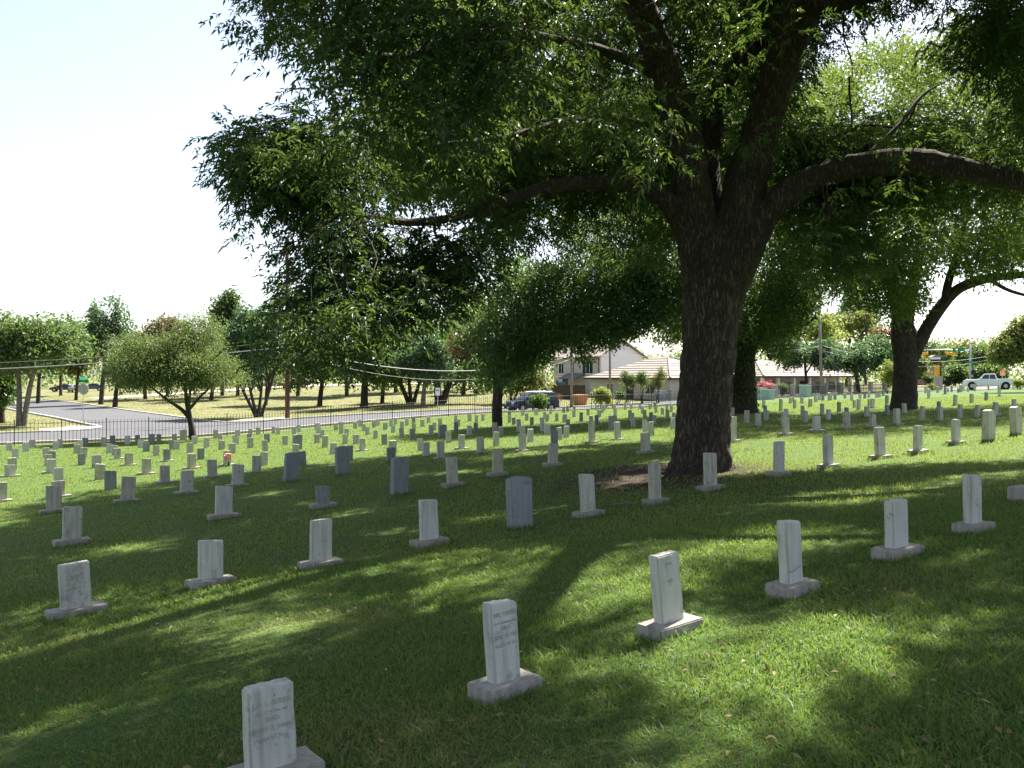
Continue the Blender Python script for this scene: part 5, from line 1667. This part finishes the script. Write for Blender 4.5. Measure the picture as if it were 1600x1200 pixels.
far_tree('tall open-crowned tree rising above its neighbours behind the octagonal sign', 158, 112, (172, 520, 44, 55), L_BLUE, 520, 16, 65, .42, .24, 7, 1, None, .32, thr=-.1)
far_tree('dark-trunked tree between the tall open tree and the round tree', 181, 104, (190, 585, 34, 42), L_MID, 330, 10, 66, .4, .22, 7, 1, None, .3)
far_tree('mid-green tree filling the gap left of the octagonal sign', 60, 118, (62, 560, 50, 46), L_MID, 420, 12, 301, .44, .25, 7)
far_tree('low spreading tree just left of the round tree trunk line, beyond the road', 226, 124, (222, 575, 44, 42), L_OLIVE, 420, 12, 302, .46, .26, 7)
far_tree('bluish tree behind the right edge of the round tree', 372, 128, (372, 552, 52, 54), L_BLUE, 480, 14, 303, .48, .27, 7)
far_tree('mid-green park tree just right of the reddish pole, further back', 466, 124, (468, 560, 52, 50), L_MID, 480, 14, 304, .48, .27, 7)
far_tree('dark park tree between the leaning-stemmed trees, further back', 542, 122, (540, 555, 56, 56), L_MID, 520, 14, 305, .48, .27, 7)
far_tree('light-green park tree far behind the three-stemmed tree', 618, 128, (622, 548, 60, 60), L_OLIVE, 540, 14, 306, .5, .28, 7)
far_tree('brownish-topped tree showing just above the round tree', 262, 130, (262, 520, 40, 36), L_BRN, 420, 14, 67, .5, .28, 7)
far_tree('mid-green tree filling behind the round tree on its right', 330, 118, (335, 575, 60, 58), L_MID, 420, 12, 68, .46, .26, 7)
far_tree('narrow dark-topped tree poking up left of the bluish tree', 347, 128, (352, 505, 30, 56), L_DARK, 420, 12, 69, .45, .25, 7)
far_tree('bluish-green tree on four splayed dark stems left of the reddish pole', 403, 80, (393, 552, 55, 76), L_BLUE, 1000, 22, 70, .34, .19, 8, 4, None, .17, fork=.35)
far_tree('small dark-trunked park tree behind the splayed stems', 416, 105, (424, 575, 40, 48), L_MID, 240, 8, 71, .42, .24, 7, r=.2)
far_tree('park tree with a dark trunk right of the reddish pole', 500, 100, (505, 570, 66, 58), L_MID, 560, 14, 72, .42, .24, 7, r=.3)
far_tree('broad dark park tree with a stout black trunk', 569, 92, (572, 565, 70, 66), L_DARK, 720, 18, 73, .4, .22, 7, r=.42)
far_tree('smaller park tree between the stout trunk and the three-stemmed tree', 597, 104, (606, 585, 42, 42), L_MID, 320, 9, 74, .42, .24, 7, r=.26)
far_tree('three-stemmed park tree with leaning dark stems', 642, 98, (640, 560, 66, 70), L_MID, 680, 18, 75, .4, .22, 7, 3, None, .26, fork=.4)
far_tree('pale-trunked park tree left of the white notice sign', 661, 88, (668, 570, 48, 56), L_BLUE, 420, 10, 76, .38, .2, 7, 1, M['bark_pale'], .24)
far_tree('twin-trunked dark park tree behind the white notice sign', 689, 92, (702, 555, 68, 78), L_MID, 800, 18, 77, .4, .22, 7, 2, None, .42, fork=.4)
far_tree('tall bright-green tree rising behind the park trees', 735, 135, (735, 505, 62, 66), L_OLIVE, 650, 18, 78, .52, .28, 7, r=.35)
far_tree('low dark tree beyond the park left of the straight trunk', 724, 120, (728, 590, 44, 44), L_DARK, 330, 9, 79, .48, .26, 7, r=.3)
far_tree('light bushy tree between the straight trunk and the blue vehicle', 800, 92, (812, 588, 56, 46), L_OLIVE, 520, 14, 80, .38, .2, 7, 2, None, .16, fork=.4)
far_tree('tree beyond the two-storey house', 870, 140, (885, 515, 85, 60), L_MID, 650, 16, 81, .55, .3, 7)
far_tree('mid-green tree behind the hipped house roof', 1085, 130, (1090, 522, 80, 56), L_MID, 700, 18, 82, .5, .28, 7)
far_tree('dark tree behind the third pecan and porch house', 1200, 135, (1200, 525, 75, 55), L_DARK, 640, 16, 83, .5, .28, 7)
far_tree('yellow-green tree behind the guyed pole', 1262, 140, (1270, 518, 55, 38), L_YEL, 480, 12, 84, .5, .28, 7)
far_tree('olive tree top between the guyed pole and the second pecan', 1322, 155, (1325, 512, 48, 34), L_OLIVE, 420, 12, 85, .55, .3, 7)
far_tree('spreading grey-green tree over the left part of the porch roof', 1262, 104, (1262, 556, 48, 34), L_BLUE, 620, 14, 86, .36, .2, 8, r=.2)
far_tree('spreading grey-green tree with a dark trunk before the porch house', 1341, 102, (1340, 562, 66, 42), L_BLUE, 800, 18, 87, .36, .2, 8, r=.26)
far_tree('rusty red crape myrtle top left of the second pecan', 1387, 150, (1384, 530, 26, 12), L_RED, 220, 7, 88, .5, .28, 7)
far_tree('pale grey-leaved tall tree high behind the guyed pole', 1352, 175, (1345, 500, 50, 46), L_BLUE, 420, 14, 89, .6, .34, 7, thr=-.2)
for i, (px, dd_, cx, cy, rx, ry, lm, lab) in enumerate([
    (1440, 178, 1445, 562, 42, 26, L_MID, 'rounded distant tree beyond the street behind the signal heads'),
    (1490, 185, 1492, 560, 44, 29, L_OLIVE, 'rounded distant tree beyond the street behind the signal arm tip'),
    (1540, 180, 1540, 562, 40, 30, L_MID, 'rounded distant tree beyond the street right of the signal mast'),
    (1478, 150, 1488, 588, 30, 20, L_DARK, 'low dark tree between the pillar sign and the signal mast'),
    (1540, 150, 1548, 590, 34, 18, L_DARK, 'low dark tree behind the white pickup'),
    (1420, 150, 1424, 575, 22, 22, L_OLIVE, 'small tree beyond the street just right of the second pecan trunk')]):
    far_tree(lab, px, dd_, (cx, cy, rx, ry), lm, 380, 10, 120+i, .58, .32, 7)
far_tree('olive hanging-branched tree at the right edge above the pickup', 1640, 78, (1590, 545, 46, 50), L_OLIVE, 620, 16, 95, .34, .17, 8, r=.3)

def bush(name, label, px, d, ell, leaf_m, n, seed, ll=.22, lw=.09, per=8, cat='bush', stems=6, down=.5):
    O = on(px, d); root = empty(name, tuple(O), 0, label, cat)
    cx, cy, rx, ry = ell
    cen = at(cx, cy, d); rad = np.array([rx, rx, ry])*d/FPX
    tips = blob_tips(cen, rad, n, 10, seed, .2, -.9)
    st_ = []
    for k in range(stems):
        e = cen+rng.normal(0, .4, 3)*rad; b = O+np.array([rng.normal(0, .12), rng.normal(0, .12), -.1])
        c = spline([np.r_[b, .035], np.r_[(b+e)/2+rng.normal(0, .08, 3), .025], np.r_[e, .01]], 4); st_.append((c[:, :3], c[:, 3], 5))
    o = mesh_obj('stems', tubes_mesh('stems', st_, M['bark_far'], O), root); o['kind'] = 'stuff'
    v, q_ = leaves_at(tips, per, .5*ll, ll, lw, down)
    mesh_obj('foliage', np_mesh('foliage', v-O, q_, mats=[leaf_m]), root)
bush('bush', 'round grey-green bush growing on the fence line before the blue vehicle', 840, 68, (841, 631, 16, 17), L_MID, 300, 201)
bush('bush', 'bright arching yellow-green bush on the fence line before the thin pole', 940, 76, (940, 622, 19, 18), L_YEL, 330, 202)
bush('shrub', 'leafy upright shrub, leftmost of three against the hipped house', 980, 93, (981, 600, 14, 18), L_MID, 220, 203)
bush('shrub', 'taller upright shrub, middle of three against the hipped house', 1003, 93, (1002, 597, 12, 21), L_MID, 220, 204)
bush('shrub', 'tallest light-tipped shrub, rightmost of three against the hipped house', 1026, 93, (1028, 594, 14, 24), L_OLIVE, 240, 205)
bush('bush', 'bright green fan-shaped bush left of the second pecan trunk', 1385, 92, (1385, 592, 17, 26), L_YEL, 320, 206)
bush('flowering_bush', 'pink flowering bush beside the pale utility boxes', 1194, 97, (1195, 604, 14, 7), L_PINK, 200, 207)
bush('bush', 'small low green bush right of the pink flowering one', 1222, 98, (1221, 606, 11, 7), L_MID, 160, 208)
bush('bush', 'dark clipped bush left of the pillar sign', 1452, 150, (1449, 594, 10, 8), L_DARK, 140, 209, .34, .2)
bush('bush', 'yellow-green bush at the right edge beyond the last graves', 1592, 96, (1594, 600, 12, 9), L_YEL, 160, 210)
bush('bush', 'low grassy bush at the foot of the pillar sign', 1456, 112, (1457, 606, 8, 5), L_OLIVE, 90, 211)
bush('bush', 'low dark hedge clump under the left shrubs of the hipped house', 965, 94, (968, 617, 10, 5), L_DARK, 110, 212)

# the wooded land far behind, one soft mass
n = 5200
px_ = rng.uniform(-260, 1900, n); dd_ = rng.uniform(205, 260, n)
x_, y_ = (px_-800)/FPX*dd_, dd_
hgt = 8.5+2.6*(px_ < 1000)+2.4*np.sin(x_*.11)+1.6*np.sin(x_*.31+1)
tp_ = np.stack([x_, y_, gz(x_, y_)+rng.uniform(0, 1, n)**.8*hgt], 1)
v, q_ = leaves_at(tp_, 6, .8, 1.0, .6)
tag(mesh_obj('far_woodland', np_mesh('far_woodland', v, q_, mats=[L_MID])), kind='stuff')

# leaf litter and tan specks on the near lawn
x, y = sample_wedge(2600, 3.0, 26.0, 1.2)
lp_ = np.stack([x, y, gz(x, y)+rng.uniform(.01, .05, len(x))], 1)
ld = norm(np.c_[rng.normal(0, 1, (len(x), 2)), rng.normal(0, .25, len(x))])
v, q_ = leaf_quads(lp_, ld, rng.uniform(.03, .075, len(x)), rng.uniform(.012, .03, len(x)), .35, .1)
L_LIT = leaf_mat('fallen leaf litter', [(.10, .065, .03), (.20, .14, .06), (.30, .24, .10), (.16, .17, .05)], (.3, .22, .08), .25, .7)
tag(mesh_obj('fallen_leaves', np_mesh('fallen_leaves', v, q_, mats=[L_LIT])), kind='stuff')

# fallen brushwood under the left tree and sticks on the lawn
for i, (px, py, ln, lab) in enumerate([(12, 662, 3.2, 'grey fallen brushwood branch lying at the left edge by the twin trunks'), (22, 668, 2.4, 'shorter fallen brushwood stick lying beside the longer one at left'),
        (692, 722, 1.6, 'thin curved dead branch lying on grass in the middle rows'), (842, 716, 1.2, 'dead twig lying on grass left of the great trunk'), (912, 699, .9, 'small dark dead branch on grass behind the bare soil') ,
        (957, 688, .8, 'short fallen stick leaning by headstones behind the bare soil'), (975, 790, .4, 'tiny upright stick in the grass by the round-topped stone')]):
    p = foot(px, py); a = rng.uniform(0, 6.28); L_ = []
    for t in np.linspace(-.5, .5, 6):
        x, y = p[0]+math.cos(a)*t*ln+rng.normal(0, .05*ln), p[1]+math.sin(a)*t*ln*.5+rng.normal(0, .03*ln)
        L_.append(np.array([x, y, g1(x, y)+.03+.10*ln*(.25-t*t)]))
    c = spline(L_, 4)-p
    mb = MB().tube(c, np.linspace(.018, .006, len(c))*(.6+ln*.3), 6)
    k = len(c)//2
    for s in (-1, 1): mb.tube([c[k+s*3], c[k+s*3]+np.array([.18*s, .12, .16])*ln*.6, c[k+s*3]+np.array([.34*s, .2, .2])*ln*.6], [.01, .007, .003], 5)
    tag(mb.build('fallen_branch', M['wood_grey'], None, True, loc=tuple(p)), lab, 'branch', 'fallen branches')

# ------------------------------------------------------------------ grass
G_LAWN = leaf_mat('lawn blades', [(.042, .096, .018), (.070, .138, .027), (.105, .170, .038), (.155, .20, .055), (.21, .22, .085)], (.25, .37, .06), .40, .55, .25)
G_DRY = leaf_mat('dry grass blades', [(.17, .145, .06), (.23, .19, .085), (.14, .15, .05)], (.4, .34, .14), .35, .6, .2)
G_FIELD = leaf_mat('sunlit lawn blades', [(.085, .135, .025), (.125, .175, .038), (.165, .205, .055), (.22, .23, .095)], (.34, .42, .085), .40, .55, .25)  # lighter, yellower lawn copy: sunlight on the far grass put into its colour
G_STRAW = leaf_mat('sunburnt lawn blades', [(.12, .13, .04), (.18, .17, .065), (.26, .22, .10), (.30, .25, .13)], (.34, .32, .11), .38, .6, .2)
def blades(x, y, h, w, lean=.45, segs=1):
    n = len(x); z = gz(x, y)
    b = np.stack([x, y, z-.005], 1)
    az = rng.uniform(0, 6.28, n); ta = rng.uniform(0, 6.28, n); ln = np.abs(rng.normal(0, lean, n))
    wd = np.stack([np.cos(az), np.sin(az), np.zeros(n)], 1)*w[:, None]
    dr = np.stack([np.cos(ta)*ln, np.sin(ta)*ln, np.ones(n)], 1)
    if segs == 1:
        v = np.stack([b-wd*.5, b+wd*.5, b+norm(dr)*h[:, None]], 1)
        return v.reshape(-1, 3), None, np.arange(n*3).reshape(n, 3)
    m = b+dr*h[:, None]*.5
    t_ = b+np.stack([np.cos(ta)*ln*1.7, np.sin(ta)*ln*1.7, np.ones(n)*.95], 1)*h[:, None]
    v = np.stack([b-wd*.5, b+wd*.5, m+wd*.42, m-wd*.42, t_], 1).reshape(-1, 3)
    i = np.arange(n)[:, None]*5
    return v, i+np.array([[0, 1, 2, 3]]), i+np.array([[3, 2, 4]])
def lawn_mask(x, y):
    v = -.6*x+.8*y
    n = np.array(smooth_noise(np.stack([x, y, 0*x], 1), 1.6, 5))
    dd = np.hypot(x-(TREE[0]-.9), y-(TREE[1]-.1))-.55*n
    soil = dd < 1.4+.6*rng.normal(0, 1, len(x))
    thin = (smooth_noise(np.stack([x, y, 0*x], 1), 1.1, 6) > 1.05) & (rng.uniform(0, 1, len(x)) < .6)
    return (v < 53.6) & ~soil
x, y = sample_wedge(400000, 2.4, 11.0, 1.15, -.95, 1.05)
k = lawn_mask(x, y); x, y = x[k], y[k]
pn = smooth_noise(np.stack([x, y, 0*x], 1), 2.3, 9)
h = rng.uniform(.018, .056, len(x))*(1+.24*pn.clip(-1.2, 1.6)); w = rng.uniform(.0035, .0075, len(x))*(1+.06*y)
pd = smooth_noise(np.stack([x, y, 0*x], 1), 1.2, 13)*.5+1.6*np.exp(-((x+3.0)/2.2)**2-((y-7.0)/2.4)**2)+.7*np.exp(-((x+.5)/1.5)**2-((y-4.0)/1.2)**2)
sd = rng.uniform(0, 1, len(x)) < ((pd-.55)*.5).clip(.012, .55)
v, q_, t_ = blades(x[~sd], y[~sd], h[~sd], w[~sd], .6, 2)
tag(mesh_obj('grass', np_mesh('grass', v, q_, t_, [G_LAWN])), kind='stuff')
v, q_, t_ = blades(x[sd], y[sd], h[sd]*.85, w[sd], .8, 2)
tag(mesh_obj('sunburnt_grass', np_mesh('sunburnt_grass', v, q_, t_, [G_STRAW])), kind='stuff')
x, y = sample_wedge(410000, 10.5, 66.0, 1.75, -.72, .86)
k = lawn_mask(x, y); x, y = x[k], y[k]
h = rng.uniform(.03, .06, len(x))*(1+.004*y); w = .0032+.00075*y*rng.uniform(.7, 1.3, len(x))
v, q_, t_ = blades(x, y, h, w, .7, 1)
tag(mesh_obj('lawn_grass', np_mesh('lawn_grass', v, None, t_, [G_FIELD])), kind='stuff')
x, y = sample_wedge(60000, 62, 150, 1.2)
u_, v_ = .8*x+.6*y, -.6*x+.8*y
k = (v_ > SV1+.5) & ~((u_ > SU0-.5) & (u_ < SU1+.5)) & ~((v_ > 138) & (v_ < 148) & (u_ > 28)); x, y = x[k], y[k]
h = rng.uniform(.05, .12, len(x)); w = .0009*y*rng.uniform(.7, 1.3, len(x))
v, q_, t_ = blades(x, y, h, w, .7, 1)
tag(mesh_obj('dry_grass', np_mesh('dry_grass', v, None, t_, [G_DRY])), kind='stuff')
0 and print('tris', sum(len(p.loop_triangles) if False else sum(max(1, len(q.vertices)-2) for q in []) for p in []) )
# longer unmown blades round the nearer stones
bx_, by_ = [], []
for (k, i), o in special.items():
    if k > 3: continue
    px, py = o.location.x, o.location.y
    hw, hd = (.30, .17) if len(o.children) else (.19, .10)
    n = 150 if k < 2 else 70
    t = rng.uniform(0, 4, n); s_ = np.floor(t); f = t-s_
    ax = np.where(s_ == 0, -hw+2*hw*f, np.where(s_ == 1, hw, np.where(s_ == 2, hw-2*hw*f, -hw)))+rng.normal(0, .025, n)
    ay = np.where(s_ == 0, -hd, np.where(s_ == 1, -hd+2*hd*f, np.where(s_ == 2, hd, hd-2*hd*f)))+rng.normal(0, .025, n)
    c_, s2 = math.cos(o.rotation_euler.z), math.sin(o.rotation_euler.z)
    bx_.append(px+ax*c_-ay*s2); by_.append(py+ax*s2+ay*c_)
x, y = np.concatenate(bx_), np.concatenate(by_)
h = rng.uniform(.05, .115, len(x)); w = rng.uniform(.004, .008, len(x))*(1+.05*y)
v, q_, t_ = blades(x, y, h, w, .5, 2)
tag(mesh_obj('unmown_grass', np_mesh('unmown_grass', v, q_, t_, [G_LAWN])), kind='stuff')
